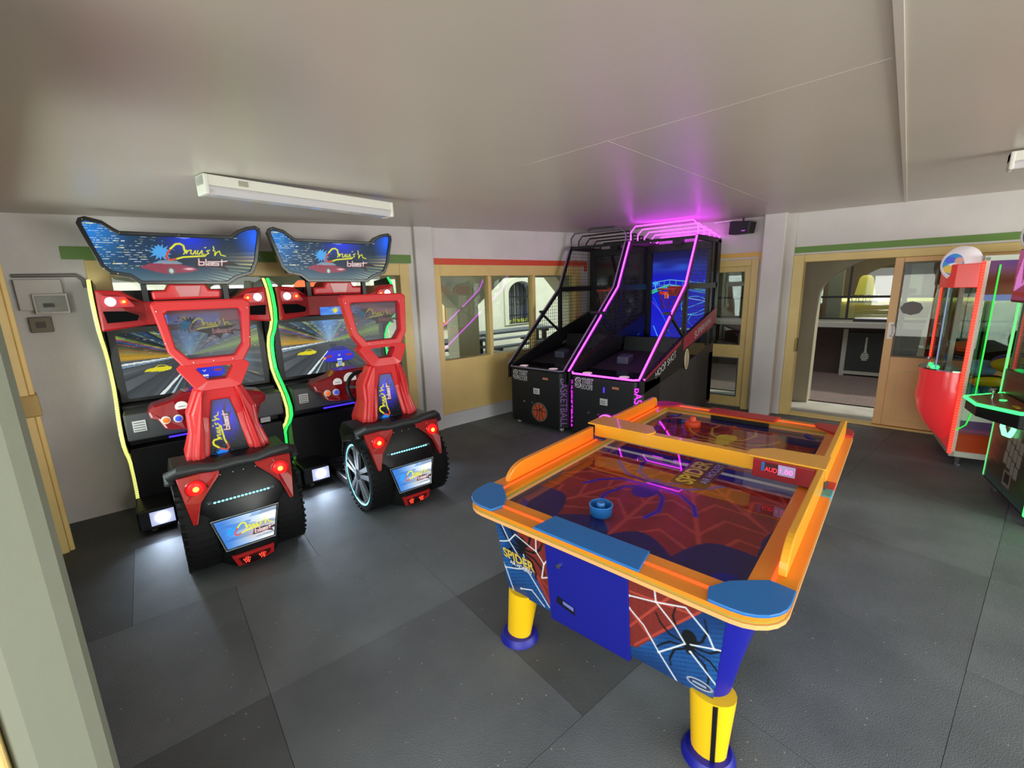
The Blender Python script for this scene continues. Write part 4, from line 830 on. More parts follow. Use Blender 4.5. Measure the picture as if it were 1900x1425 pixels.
def hoop_machine(label, x0, y0, lit):
    R = thing('basketball_machine', label, 'arcade machine', (x0, y0, 0), 0, 'basketball shooting machines')
    w = .465; NT = NEON if lit else OFFT; LT = LETM if lit else OFFL
    ch = .085
    plan = [(-w+ch, 0), (w-ch, 0), (w, ch), (w, .50), (-w, .50), (-w, ch)]
    MB().prism(plan, 'z', .06, .755).build('front_cabinet', HOOPB, R, bevel=.008)
    con = MB().prism(inset(plan, -.006), 'z', .755, .775).build('console_top', BLACKG, R, bevel=.006)
    for x in (-.25, .22):
        MB().lathe([(0, .775), (.058, .775), (.054, .785), (0, .789)], (x, .10, 0), seg=24).build('start_button', mat('button_pearl', (224, 196, 204), .3, emit=.9 if lit else .4, ecol=(255, 215, 225)), con)
        MB().torus((x, .10, .777), .06, .005, 'z', 24, 6).build('button_ring', CHROME, con)
    # body behind and below the diagonal side beams
    lo = lambda y: float(np.interp(y, [0, 1.07, 2.37], [.62, .735, .95])); up = lambda y: float(np.interp(y, [0, 1.07, 2.37], [.79, 1.115, 1.45]))
    for sx in (-1, 1):
        MB().prism([(.5, .06), (1.165, .06), (1.165, lo(1.165)), (.5, lo(.5))], 'x', sx*(w-.045), sx*(w-.02)).build('side_skin', HOOPS, R, bevel=.004)
        MB().prism([(1.175, .06), (2.36, .06), (2.36, lo(2.36)), (1.175, lo(1.175))], 'x', sx*(w-.045), sx*(w-.02)).build('side_skin', HOOPS, R, bevel=.004)
        bm_ = MB().prism([(.02, lo(0)), (.02, up(0)-.02), (1.07, up(1.07)), (2.37, up(2.37)), (2.37, up(2.37)-.26), (1.25, up(1.25)-.20), (1.17, lo(1.17))], 'x', sx*(w-.035), sx*w).build('side_beam', BLACK, R, bevel=.004)
        MB().prism([(.10, up(.1)-.028), (1.07, up(1.07)-.012), (1.07, up(1.07)-.06), (.10, up(.1)-.052)], 'x', sx*w, sx*(w+.003)).build('stripe', WOOD, bm_)
        MB().prism([(1.15, up(1.15)-.012), (2.36, up(2.36)-.012), (2.36, up(2.36)-.23), (1.15, up(1.15)-.17)], 'x', sx*w, sx*(w+.003)).build('stripe', WOOD, bm_)
        MB().prism([(1.20, lo(1.2)), (1.24, up(1.24)-.20), (2.24, up(2.24)-.255), (2.24, lo(2.24))], 'x', sx*(w-.03), sx*(w-.024)).build('side_window', glass('smoked_acrylic', (150, 150, 165), .2), R)
        if sx > 0:
            n = math.hypot(1.07, .325); d = (0, 1.07/n, .325/n); v = (0, -.325/n, 1.07/n)
            lettering('HOOP SHOT', (.60, .085), mat('silver_letters', (186, 182, 186), .4), bm_, (w+.004, .36, up(.36)-.155), d, v, bold=.012)
            n = math.hypot(1.30, .335); d = (0, 1.30/n, .335/n); v = (0, -.335/n, 1.30/n)
            lettering('SUPERWIN', (.62, .09), mat('silver_letters'), bm_, (w+.004, 1.52, up(1.52)-.16), d, v, bold=.012)
            em = MB().lathe([(0, 0), (.13, 0), (.13, .004), (0, .004)], ax='x', seg=28).map(lambda x, y, z: (x+w, y*.55+1.28, z+.84)).build('ball_emblem', mat('emblem_ivory', (214, 196, 164), .5), bm_)
            for q in (-.05, 0, .05): MB().box(w+.004, w+.0055, 1.277+q*.5, 1.283+q*.5, .84-.11, .84+.11).build('seam', BLACK, em)
        # frame: sloped post, knee, upper post, rails, back post
        fr = MB().tube([(sx*(w-.02), .03, .79), (sx*(w-.02), 1.2, 1.74), (sx*(w-.02), 1.5, 2.335)], .026, 4).build('sloped_post', BLACKM, R)
        MB().tube([(sx*(w-.02), .0, .80), (sx*(w-.02), 1.165, 1.755), (sx*(w-.02), 1.467, 2.34)], .010, 8).build('neon_tube', NT, fr, smooth=True)
        MB().box(sx*w, sx*(w-.045), 1.175, 1.225, 1.05, 1.74).build('upright', BLACKM, R)
        MB().box(sx*w, sx*(w-.04), 1.2, 2.30, 1.70, 1.77).build('middle_rail', BLACKM, R)
        MB().box(sx*w, sx*(w-.04), 1.48, 2.37, 2.30, 2.355).build('top_rail', BLACKM, R)
        MB().box(sx*w, sx*(w-.10), 2.24, 2.37, .95, 2.33).build('back_post', BLACKM, R)
        MB().tube([(sx*(w-.02), .74, 1.42), (sx*(w-.02), 1.19, 1.12)], .018, 4).build('brace', BLACKM, R)
        MB().box(sx*(w-.015), sx*(w-.09), .70, .78, 1.425, 1.455).build('brace_bracket', BLACKM, R)
        net = MB(); t = .0022; xx = sx*(w-.03)
        slope = lambda y: .79+(y-.03)*.95/1.17
        for i in range(48):
            y = .10+.047*i
            if y > 2.26: break
            top = slope(y) if y < 1.2 else (1.74+(y-1.2)*.595/.3 if y < 1.5 else 2.33)
            net.box(xx-t, xx+t, y-t, y+t, up(y), top)
        for i in range(33):
            z = .84+.047*i
            if z > 2.32: break
            ys = (z-.79)*1.17/.95+.03 if z < 1.74 else 1.2+(z-1.74)*.3/.595
            ye = float(np.interp(z, [.79, 1.115, 1.45], [0, 1.07, 2.37])) if z < 1.45 else 2.26
            if ye > ys: net.box(xx-t, xx+t, ys, ye, z-t, z+t)
        net.build('side_net', WIRE, R, kind='stuff')
    # inside: ball ramp, apron
    MB().prism([(.30, .70), (.32, .76), (2.2, 1.02), (2.2, .95)], 'x', -w+.05, w-.05).build('ball_ramp', mat('ramp_dark', (44, 42, 48), .5), R)
    MB().prism([(1.30, .86), (1.34, 1.08), (1.40, 1.08), (1.40, .9)], 'x', -w+.05, w-.05).build('ball_stop', BLACK, R)
    MB().box(-.20, -.04, .70, .86, .80, .90).map(lambda x, y, z: (x, y, z+(y-.7)*.14)).build('ball_gate', mat('slate_blue_plastic', (74, 76, 96), .5), R, bevel=.02)
    lettering('Accurately identify three', (.62, .05), mat('faint_letters', (150, 140, 160), .5), R, (w-.04, 1.50, .86), (0, -.95, -.16), (0, -.16, .95), shear=.25)
    MB().box(-w+.02, w-.02, 2.2, 2.36, .10, .80).build('rear_panel', HOOPB, R)
    # back screen, backboard, rim and net
    MB().ring([(-w+.01, .92), (w-.01, .92), (w-.01, 2.32), (-w+.01, 2.32)], [(-.39, .965), (.39, .965), (.39, 2.22), (-.39, 2.22)], 'y', 2.06, 2.14).build('screen_frame', BLACKM, R)
    if lit:
        panel('screen', K_COURT, P_COURT, R, (-.40, 2.115, .96), label='glowing blue court picture')
    else: MB().box(-.39, .39, 2.11, 2.13, .965, 2.22).build('screen', mat('dark_screen', (16, 14, 22), .08, spec=.6), R, label='dark switched off screen')
    ORG = mat('hoop_orange_red', (206, 62, 40), .4)
    MB().prism([(-.10, 1.60), (.10, 1.60), (.13, 1.735), (-.13, 1.735)], 'y', 2.03, 2.06).build('backboard', ORG, R)
    MB().torus((-.03, 1.86, 1.70), .15, .011, 'z', 28, 8).box(-.06, 0, 2.0, 2.05, 1.66, 1.71).build('rim', ORG, R, smooth=True)
    nt = MB()
    for q in range(10):
        a = 2*PI*q/10; b = a+.31
        for s0 in (1, -1): nt.tube([(-.03+.15*math.cos(a), 1.86+.15*math.sin(a), 1.69), (-.03+.125*math.cos(a+s0*.31), 1.86+.125*math.sin(a+s0*.31), 1.60), (-.03+.095*math.cos(a), 1.86+.095*math.sin(a), 1.50), (-.03+.085*math.cos(a+s0*.31), 1.86+.085*math.sin(a+s0*.31), 1.42)], .0035, 4)
    nt.build('hoop_net', mat('net_cord', (120, 50, 60), .6), R)
    MB().box(-.06, .06, 1.98, 2.1, 2.29, 2.36).build('sensor', BLACKM, R)
    MB().box(.30, .40, 2.05, 2.36, 2.352, 2.375).build('warning_plate', mat('salmon_label', (196, 120, 96), .5), R)
    # roof hoops
    for k in range(5):
        y = 1.50+.21*k; zt = 2.532-.024*k
        MB().tube([(-w+.02, y, 2.335), (-w+.02, y, zt-.07), (-w+.085, y, zt), (w-.085, y, zt), (w-.02, y, zt-.07), (w-.02, y, 2.335)], .0075 if lit else .010, 8).build('roof_hoop', NT if lit else BLACKM, R, smooth=True)
    if lit: pass
    else: MB().tube([(-w+.02, 1.485, 2.34), (-w+.02, 1.485, 2.462), (-w+.085, 1.485, 2.532), (w-.085, 1.485, 2.532), (w-.02, 1.485, 2.462), (w-.02, 1.485, 2.34)], .007, 6).build('neon_tube', OFFT, R, smooth=True)
    MB().box(-w+.02, w-.02, 1.48, 1.52, 2.31, 2.345).build('cross_rail', BLACKM, R)
    MB().tube([(-w+.005, ch+.02, .782), (-w+ch, -.012, .782), (w-ch, -.012, .782), (w+.002, ch, .782)], .009, 8).build('lip_tube', NT, R, smooth=True)
    # lettering and fittings of the front
    s2 = math.sqrt(.5)
    lettering('BASKETBALL', (.60, .085), LT, R, (w-ch+.008, .006, .69), (0, 0, -1), (s2, s2, 0), bold=.0, depth=.004)
    lettering('BASKETBALL', (.60, .085), LT, R, (-w+.006, ch-.008, .69), (0, 0, -1), (s2, -s2, 0), bold=.0, depth=.004)
    WB = mat('logo_white', (222, 220, 226), .4)
    lettering('TREET', (.155, .062), WB, R, (-.265, 0, .675), (1, 0, 0), (0, 0, 1), bold=.06, shear=.1); lettering('HOOPS', (.155, .062), WB, R, (-.275, 0, .605), (1, 0, 0), (0, 0, 1), bold=.06, shear=.1); lettering('S', (.085, .125), WB, R, (-.355, 0, .615), (1, 0, 0), (0, 0, 1), bold=.06)
    BL = mat('logo_black', (14, 13, 16), .4)
    for t_, f_, o_ in (('TREET', (.145, .05), (-.260, -.002, .681)), ('HOOPS', (.145, .05), (-.270, -.002, .611)), ('S', (.065, .105), (-.345, -.002, .625))): lettering(t_, f_, BL, R, o_, (1, 0, 0), (0, 0, 1), bold=.0, shear=.1, depth=.003)
    MB().box(.02, .035, -.006, 0, .60, .66).build('coin_slot', emit('led_blue', (60, 40, 255), 2.) if lit else CHAR, R)
    MB().box(.13, .21, -.005, 0, .655, .68).build('orange_label', mat('salmon_label', (196, 120, 96), .5), R)
    lab = MB().box(-.02, .075, -.005, 0, .455, .53).build('instruction_label', mat('sticker_white'), R)
    for q in range(2): MB().box(-.01, .05, -.0065, -.005, .475+.022*q, .481+.022*q).build('printed_line', CHAR, lab)
    for x in (-.17, -.04): MB().lathe([(0, 0), (.016, 0), (.014, .008), (0, .008)], ax='y', seg=14).map(lambda a, b, c: (a+x, -b, c+.335)).build('lock', CHROME, R)
    em = panel('ball_emblem', K_BALL, P_PRINT if not lit else P_PRINT, R, (-.055, -.0025, .10), clip=[(.125+.123*math.cos(a), .125+.123*math.sin(a)) for a in np.linspace(0, 2*PI, 40)[:-1]])
    if lit: MB().torus((.07, -.006, .225), .118, .008, 'y', 36, 6).build('emblem_neon', NEON, R, smooth=True)
    for x in (-w+.12, w-.12):
        for y in (.12, 2.2):
            c = MB().lathe([(0, -.014), (.028, -.016), (.034, -.008), (.034, .008), (.028, .016), (0, .014)], ax='x', seg=20).map(lambda a, b, d: (a+x, b+y-.02, d+.034)).build('caster', mat('caster_ivory', (214, 212, 206), .4), R, smooth=True)
            MB().box(x-.022, x+.022, y-.03, y+.02, .045, .062).build('fork', CHROME, c)
    return R
hoop_machine('unlit black basketball machine in the room corner beside the red trimmed window', -3.435, 4.33, False)
hoop_machine('basketball machine outlined in glowing magenta neon tubes with blue court screen', -2.475, 4.33, True)
# ------------------------------------------------------------------ air hockey table
TX, TY = -.8525, 2.51
ACR = mat('orange_acrylic', (238, 140, 32), .28, coat=.35, noise=.03, nscale=2)
ACRY = mat('amber_acrylic', (236, 168, 40), .3, coat=.3)
ACRE = mat('pale_acrylic_edge', (240, 176, 110), .3)
BLUEP = mat('cobalt_plastic', (36, 112, 186), .4)
ROYAL = mat('royal_blue_paint', (14, 20, 146), .45)
REDC = mat('red_corner_plastic', (190, 40, 46), .4)
YELP = mat('yellow_paint', (250, 200, 18), .4)
LEDO = emit('led_red_orange', (255, 66, 22), 2.6)
def spider(k, cx, cy, s, col, a=1., flip=1, body=(.16, .22), lw_=.028, edge=None):
    legs = [[(.05, .10), (.32, .30), (.42, .62), (.40, .80)], [(.06, .06), (.42, .14), (.62, .34), (.74, .50)], [(.06, -.02), (.42, -.06), (.64, -.26), (.74, -.48)], [(.05, -.06), (.26, -.26), (.36, -.60), (.30, -.86)]]
    for sx in (-1, 1):
        for l in legs:
            p = [(cx+sx*x*s, cy+flip*y*s) for x, y in l]
            if edge: k.line(p, lw_*s*1.9, edge, a)
            k.line(p, lw_*s, col, a); k.line(p[:3], lw_*s*1.35, col, a)
    k.ell(cx, cy-flip*.20*s, body[0]*s, body[1]*s, col, a); k.ell(cx, cy+.06*s*flip, body[0]*.72*s, .12*s, col, a); k.ell(cx, cy+.17*s*flip, body[0]*.4*s, .06*s, col, a)
def web(k, cx, cy, rays, r0, r1, n, w, col, a=1., sag=.82):
    for t in rays: k.line([(cx, cy), (cx+r1*math.cos(t), cy+r1*math.sin(t))], w, col, a)
    for i in range(n):
        r = r0+(r1-r0)*i/n
        for t0, t1 in zip(rays[:-1], rays[1:]):
            tm = (t0+t1)/2; p = [(cx+r*math.cos(t0), cy+r*math.sin(t0))]
            for f in (.25, .5, .75):
                t = t0+(t1-t0)*f; q = r*(1-(1-sag)*(1-abs(f-.5)*2)**.8); p.append((cx+q*math.cos(t), cy+q*math.sin(t)))
            p.append((cx+r*math.cos(t1), cy+r*math.sin(t1))); k.line(p, w*.8, col, a)
def field_ink():
    k = Ink(1.10, 2.07, .0058, (30, 22, 96)); cx = .55
    k.mix(k.noise(.02, .02, 3)*.25, (20, 10, 60))
    # scalloped red web field
    edge = []
    for a in range(16):
        t0 = 2*PI*a/16
        for f in np.arange(0, 1, .1):
            t = t0+2*PI/16*f; r = 1.02-.13*(1-(2*f-1)**2)
            edge.append((cx+.60*r*math.cos(t)*(1+.22*abs(math.sin(2*t))), 1.035+.93*r*math.sin(t)*(1+.10*abs(math.sin(2*t)))))
    k.poly(edge, (140, 34, 36)); k.mix(k.inside(edge)*k.noise(.12, .16, 6)*.45, (92, 24, 28))
    W_ = (176, 66, 58); rays = list(np.linspace(0, 2*PI, 17))
    sub = Ink(k.w, k.h, k.res); sub.c[:] = 0; web(sub, cx, 1.035, rays, .22, 1.15, 5, .020, (255, 255, 255)); k.mix(sub.c[..., 0]*k.inside(edge)*.8, W_)
    k.mix((np.sin(k.x*520)*np.sin(k.y*520) > .55)*.16, (20, 8, 14))
    k.line([(0, 1.035), (k.w, 1.035)], .17, (36, 26, 150)); k.line([(0, 1.035), (k.w, 1.035)], .035, (216, 220, 232)); k.line([(0, .93), (k.w, .93)], .018, (150, 150, 210), .7)
    spider(k, cx-.06, .66, .40, (34, 12, 150), edge=(66, 44, 220), lw_=.03); spider(k, cx+.03, 1.58, .40, (196, 170, 40), flip=-1, edge=(150, 110, 50), lw_=.02)
    for x, y in ((.09, .02), (.30, .03), (.55, .025), (.80, .03), (1.0, .02)): k.ell(x, y+.015, .006, .006, (190, 196, 200))
    return k
def spider_front(w, h, mode):
    k = Ink(w, h, .0033, (28, 92, 160)); hexa = np.sin(k.x*300)*np.sin(k.y*300+np.floor(k.x*300/PI)*1.6)
    k.mix(np.clip(k.noise(.13, .13, 5)*1.3-.3, 0, 1)*.8, (12, 34, 80)); k.mix((hexa > .25)*.5, (16, 42, 90))
    RD = (126, 44, 36)
    if mode == 0:
        red = [(.13, h), (.15, h*.8), (.21, h*.45), (w, 0.02), (w, h)]
        k.poly(red, RD); k.mix(k.inside(red)*(np.sin(k.x*420)*np.sin(k.y*420) > .3)*.45, (80, 22, 22)); k.line([(.21, h*.45), (w, h*.3)], .008, (150, 60, 50)); k.line([(.17, h*.7), (w, h*.1)], .008, (170, 66, 56))
        spider(k, .165, h*.66, .17, (16, 18, 22), flip=-1, lw_=.05)
        WH = (226, 230, 236); P = [[(.02, h), (.085, h*.70), (.18, h*.42), (.30, .02)], [(0, h*.62), (.05, h*.66), (.085, h*.70), (.13, h*.82), (.22, h*.74)], [(0, h*.48), (.04, h*.30), (.08, .0)], [(.04, h*.30), (.12, h*.36), (.18, h*.42), (.17, h*.60)],
              [(.26, h), (.25, h*.72), (.22, h*.74)], [(.25, h*.72), (.29, h*.60), (w, h*.66)], [(.29, h*.60), (.27, h*.40), (w, h*.45)], [(.13, h*.1), (.2, h*.16), (.27, h*.02)]]
    else:
        red = [(0, .03), (0, h), (.22, h), (.33, h*.72), (.02, .0)]
        red = [(0, .05), (0, h), (.20, h), (.27, h*.86), (.03, h*.14)]
        k.poly(red, RD); k.mix(k.inside(red)*(np.sin(k.x*420)*np.sin(k.y*420) > .3)*.45, (80, 22, 22))
        for a, b in (((0, h*.35), (.2, h)), ((0, h*.75), (.24, h*.80)), ((.02, h*.16), (.27, h*.86)), ((0, h*.55), (.1, h*.3))): k.line([a, b], .010, (172, 66, 52))
        spider(k, .235, h*.46, .17, (10, 12, 14), flip=-1, lw_=.035)
        WH = (226, 234, 240); P = [[(0, h*.70), (.11, h*.76), (.22, h*.84), (.30, h*.66), (.32, h*.55), (w, h*.58)], [(.10, h), (.11, h*.76), (.18, h*.60), (.22, h*.46)], [(0, h*.56), (.06, h*.44), (.12, h*.22), (.22, h*.46)], [(.12, h*.22), (.19, .0)], [(.32, h*.55), (.24, h*.48)], [(.24, h*.40), (w, h*.12)]]
        k.ell(.275, h*.10, .047, .021, (200, 206, 214)); k.ell(.275, h*.10, .041, .016, (30, 52, 96)); k.rect(.25, h*.085, .30, h*.115, (170, 190, 214), .8)
    for p in P: k.line(p, .0065, WH)
    for p in P: k.ell(p[0][0], p[0][1], .006, .006, WH)
    return k
TB = thing('air_hockey_table', 'orange and blue air hockey table with spider web artwork, mid room', 'air hockey table', (TX, TY, 0))
def rounded(hx, hy, r, n=7):
    out = []
    for cx, cy, a0 in ((hx-r, hy-r, 0), (-hx+r, hy-r, PI/2), (-hx+r, -hy+r, PI), (hx-r, -hy+r, 1.5*PI)):
        for i in range(n): a = a0+PI/2*i/(n-1); out.append((cx+r*math.cos(a), cy+r*math.sin(a)))
    return out
HX, HY, IX, IY, ZT = .6875, 1.17, .55, 1.035, .776
def rail(name, hx, hy, z0, z1, m, r=.14):
    o = rounded(hx, hy, r); i = [(max(-IX, min(IX, x)), max(-IY, min(IY, y))) for x, y in o]
    return MB().ring(o, i, 'z', z0, z1).build(name, m, TB)
rail('top_rail', HX, HY, ZT-.016, ZT, ACR); rail('rail_edge', HX-.004, HY-.004, ZT-.028, ZT-.016, mat('olive_layer', (170, 150, 60), .4)); rail('lower_rail', HX+.001, HY+.001, ZT-.044, ZT-.028, ACRE)
rail('inner_cushion', IX+.06, IY+.06, .70, ZT-.044, mat('brown_cushion', (120, 62, 22), .3, coat=.4), .06)
panel('playfield', field_ink(), painted('playfield_gloss', 0, .5, 1.0), TB, (-.55, -1.035, .732), V=(0, 1, 0))
MATS['playfield_gloss'].node_tree.nodes['Principled BSDF'].inputs['Specular IOR Level'].default_value = .05
gold = mat('gold_letters', (206, 180, 74), .4); lil = mat('lilac_letters', (150, 140, 226), .4)
MB().box(-.005, .18, -.27, .14, .7322, .7326).build('logo_ground', mat('logo_ground_dark', (84, 44, 40), .25), TB)
lettering('SPIDER', (.36, .095), gold, TB, (.105, -.25, .7328), (0, 1, 0), (-1, 0, 0), bold=.03, depth=.0006); lettering('AIR HOCKEY', (.32, .042), lil, TB, (.165, -.20, .7328), (0, 1, 0), (-1, 0, 0), bold=.02, depth=.0006)
for q in ((-.50, -.225, -1.106, -1.094), (.235, .50, -1.106, -1.094), (-.606, -.594, -.965, -.02), (-.606, -.594, .10, .98), (.612, .624, -1.02, -.12), (.612, .624, .12, .98), (-.50, -.24, 1.094, 1.106), (.24, .5, 1.094, 1.106)):
    MB().box(*q, ZT, ZT+.003).build('led_strip', LEDO, TB)
def cap(sx, sy, m):
    c = [(x, y) for x, y in rounded(HX+.003, HY+.003, .14)]
    q = [(x, y) for x, y in c if x*sx > HX-.145 and y*sy > HY-.145]
    q = sorted(q, key=lambda p: math.atan2(p[1]*sy-(HY-.14), p[0]*sx-(HX-.14)))
    poly = [(sx*(HX+.003), sy*.955)]+q+[(sx*.48, sy*(HY+.003)), (sx*.462, sy*1.11), (sx*.505, sy*1.035), (sx*.55, sy*.995), (sx*.612, sy*.945)]
    MB().prism(poly, 'z', ZT, ZT+.012).build('corner_cap', m, TB, bevel=.003, label='blue corner cap' if m is BLUEP else 'red corner cap')
for sx in (-1, 1): cap(sx, -1, BLUEP); cap(sx, 1, REDC)
for sy, m in ((-1, BLUEP), (1, REDC)):
    MB().prism([(-.235, sy*1.172), (-.215, sy*1.035), (.225, sy*1.035), (.245, sy*1.172)], 'z', ZT, ZT+.011).build('goal_cap', m, TB, bevel=.003, label='blue goal cap' if m is BLUEP else 'red goal cap')
    MB().box(-.20, .20, sy*1.036, sy*1.02, .735, .762).build('goal_slot', BLACK, TB)
for sx in (-1, 1):
    for y0, y1, fl in ((-.885, -.03, 0), (.06, .99, 1)):
        n = 8; hh = .086 if sx < 0 else .112
        p = [(y0, ZT)]+[(y0+.15-.15*math.cos(t), ZT+hh*math.sin(t)) for t in np.linspace(.25, PI/2, n)] if not fl else [(y0, ZT), (y0, ZT+hh)]
        p += [(y1-.05+.05*math.sin(t), ZT+hh-.05+.05*math.cos(t)) for t in np.linspace(0, PI/2, 6)]+[(y1, ZT)] if fl else [(y1, ZT+hh), (y1, ZT)]
        MB().prism(p, 'x', sx*.622, sx*.650).map(lambda x, y, z: (x, y, z)).build('side_guard', ACR if sx < 0 else ACRY, TB, bevel=.004)
    MB().box(sx*.66, sx*.55, -.03, .08, ZT, ZT+.012).build('bridge_foot', mat('slate_plate', (70, 76, 110), .4), TB)
MB().box(.60, .691, .0, .095, ZT-.02, ZT+.006).build('rail_clamp', REDC, TB, bevel=.003, label='red rail clamp'); MB().box(.60, .691, -.10, -.005, ZT-.02, ZT+.006).build('rail_clamp', mat('teal_plastic', (70, 150, 170), .4), TB, bevel=.003, label='teal rail clamp')
br = MB().box(-.62, .625, -.02, .035, .80, .882).build('bridge_beam', ACRY, TB, bevel=.003)
for x0, x1 in ((-.655, -.22), (.30, .655)):
    far = [(x0, -.045), (x1, -.045)] if x0 < 0 else [(x1, -.045), (x0, -.045)][::-1]
    c = [(x1-.06+.0*0, .15)] ; pl = [(x0, -.05), (x1-.02, -.05), (x1, -.01), (x1, .03), (x1-.06, .12), (x0, .15)] if x0 < 0 else [(x0+.02, -.05), (x1, -.05), (x1, .15), (x0+.10, .13), (x0+.01, .05), (x0, -.01)]
    MB().prism(pl, 'z', .882, .892).build('bridge_plate', ACRY, br, bevel=.003)
MB().box(-.62, .30, -.022, .036, .796, .80).build('steel_strip', mat('brushed_steel', (170, 172, 180), .3, metal=.8), br)
dp = MB().box(.345, .615, -.062, -.02, .785, .882).build('score_display', mat('score_red_acrylic', (150, 14, 28), .2, coat=.4), TB, bevel=.003)
MB().box(.40, .46, -.0635, -.062, .822, .87).build('screen_mask', mat('display_dark_red', (70, 26, 24), .3), dp); MB().box(.46, .535, -.0635, -.062, .818, .872).build('mirror_label', mat('display_pale', (170, 160, 206), .3, emit=.25), dp); MB().box(.385, .40, -.0635, -.062, .824, .872).build('side_label', BLUEP, dp)
dg = emit('led_digits_red', (255, 40, 60), 2.2)
lettering('AUD', (.055, .024), dg, dp, (.402, -.0637, .826), (1, 0, 0), (0, 0, 1)); lettering('1.00', (.055, .024), emit('led_digits_pink', (255, 110, 170), 1.8), dp, (.47, -.0637, .83), (1, 0, 0), (0, 0, 1))
# cabinet
z0, z1 = .292, .724
MB().loft([[(x, y, z0) for x, y in rounded(.52, 1.04, .075)], [(x, y, z1) for x, y in rounded(.60, 1.085, .085)]]).build('cabinet', ROYAL, TB, bevel=.006)
for sx in (-1, 1):
    for sy in (-1, 1): MB().cyl((sx*.445, sy*.965, z0-.008), (sx*.515, sy*1.0, z1), .079, .089, 28).build('corner_column', ROYAL, TB, smooth=True)
fv = np.array([0, -.045, .432]); fv /= np.linalg.norm(fv); fh = float(np.hypot(.045, .432))
def front(u, v, d=0.): return np.array([u, -1.04, z0])+fv*v+np.array([0, -1, -.11])*d
for u0, u1, mode in ((-.545, -.235, 0), (.165, .525, 1)):
    kf = spider_front(u1-u0, fh-.004, mode); d0 = front(u0, .0, .006)
    clip = [(0.045 if mode == 0 else 0, 0), (kf.w-(.035 if mode else 0), 0), (kf.w, kf.h), (0, kf.h)]
    panel('art_panel', kf, painted('table_art_print', 0, .3, .3), TB, d0, V=fv, clip=clip)
o = front(-.505, .20, .009); U_ = np.array([.985, 0, -.06])
lettering('SPIDER', (.20, .052), gold, TB, o, U_, fv, bold=.03, shear=-.1); lettering('AIR HOCKEY', (.14, .022), mat('letters_white', (226, 226, 226), .4), TB, front(-.465, .173, .009), U_, fv, bold=.02)
dr = MB().loft([[tuple(front(u, v, -.01)) for u, v in ((-.235, -.03), (.165, -.03), (.165, fh-.01), (-.235, fh-.01))], [tuple(front(u, v, .014)) for u, v in ((-.235, -.03), (.165, -.03), (.165, fh-.01), (-.235, fh-.01))]]).build('puck_door', mat('door_blue_paint', (16, 24, 140), .45), TB, bevel=.004)
MB().loft([[tuple(front(u, v, .0142)) for u, v in ((-.195, .085), (-.095, .060), (-.095, .105), (-.185, .125))], [tuple(front(u, v, .0150)) for u, v in ((-.195, .085), (-.095, .060), (-.095, .105), (-.185, .125))]]).build('puck_slot', mat('slot_shadow', (8, 8, 30), .5), dr)
MB().loft([[tuple(front(u, v, .0152)) for u, v in ((-.155, .095), (-.10, .083), (-.10, .103), (-.155, .112))], [tuple(front(u, v, .0165)) for u, v in ((-.155, .095), (-.10, .083), (-.10, .103), (-.155, .112))]]).build('slot_lip', mat('slot_lip', (110, 120, 190), .3), dr)
c = front(-.16, .30, .014); MB().cyl(c, c+np.array([0, -.012, 0]), .011, seg=14).build('lock', CHROME, dr, smooth=True)
for sx in (-1, 1):
    for sy in (-1, 1):
        x, y = sx*.475, sy*1.005
        xo = (-sx*.0 if sx > 0 else .045)
        lg = MB().loft([[(x+xo*(z-.03)/.3+r*.9*math.cos(a), y+r*.75*math.sin(a), z) for a in np.linspace(0, 2*PI, 20, endpoint=False)] for r, z in ((.072, .03), (.082, .17), (.092, .30))]).build('leg', YELP, TB, smooth=True)
        MB().lathe([(0, 0), (.098, 0), (.092, .02), (.082, .034), (0, .036)], (x, y, 0), seg=28).build('foot', ROYAL, lg, smooth=True)
        if (sx, sy) == (1, -1): MB().loft([[(x+.03+q, y-r*.76, z) for q in (-.008, .008)]+[(x+.03+q, y-r*.66, z) for q in (.008, -.008)] for r, z in ((.072, .035), (.082, .17), (.092, .295))]).build('leg_slot', BLACK, lg)
def mallet(label, x, y, m, tall):
    t = thing('air_hockey_mallet', label, 'mallet', (x, y, .7335))
    if tall: MB().lathe([(0, .0), (.048, .0), (.050, .004), (.054, .045), (.056, .05), (.053, .054), (.047, .05), (.042, .012), (0, .012)], seg=32).build('cup', m, t, smooth=True); MB().lathe([(0, .012), (.020, .012), (.0195, .055), (.016, .061), (0, .062)], seg=20).build('knob', m, t, smooth=True)
    else: MB().lathe([(0, 0), (.054, 0), (.056, .02), (.052, .034), (.03, .04), (0, .04)], seg=32).build('cup', m, t, smooth=True); MB().lathe([(0, .038), (.024, .04), (.021, .066), (.016, .072), (0, .073)], seg=20).build('knob', m, t, smooth=True)
mallet('cobalt blue mallet lying on the near half of the air hockey table', -.965, 1.695, BLUEP, True)
mallet('orange mallet lying at the far end of the air hockey table', -1.10, 3.27, mat('mallet_orange', (240, 84, 40), .4), False)
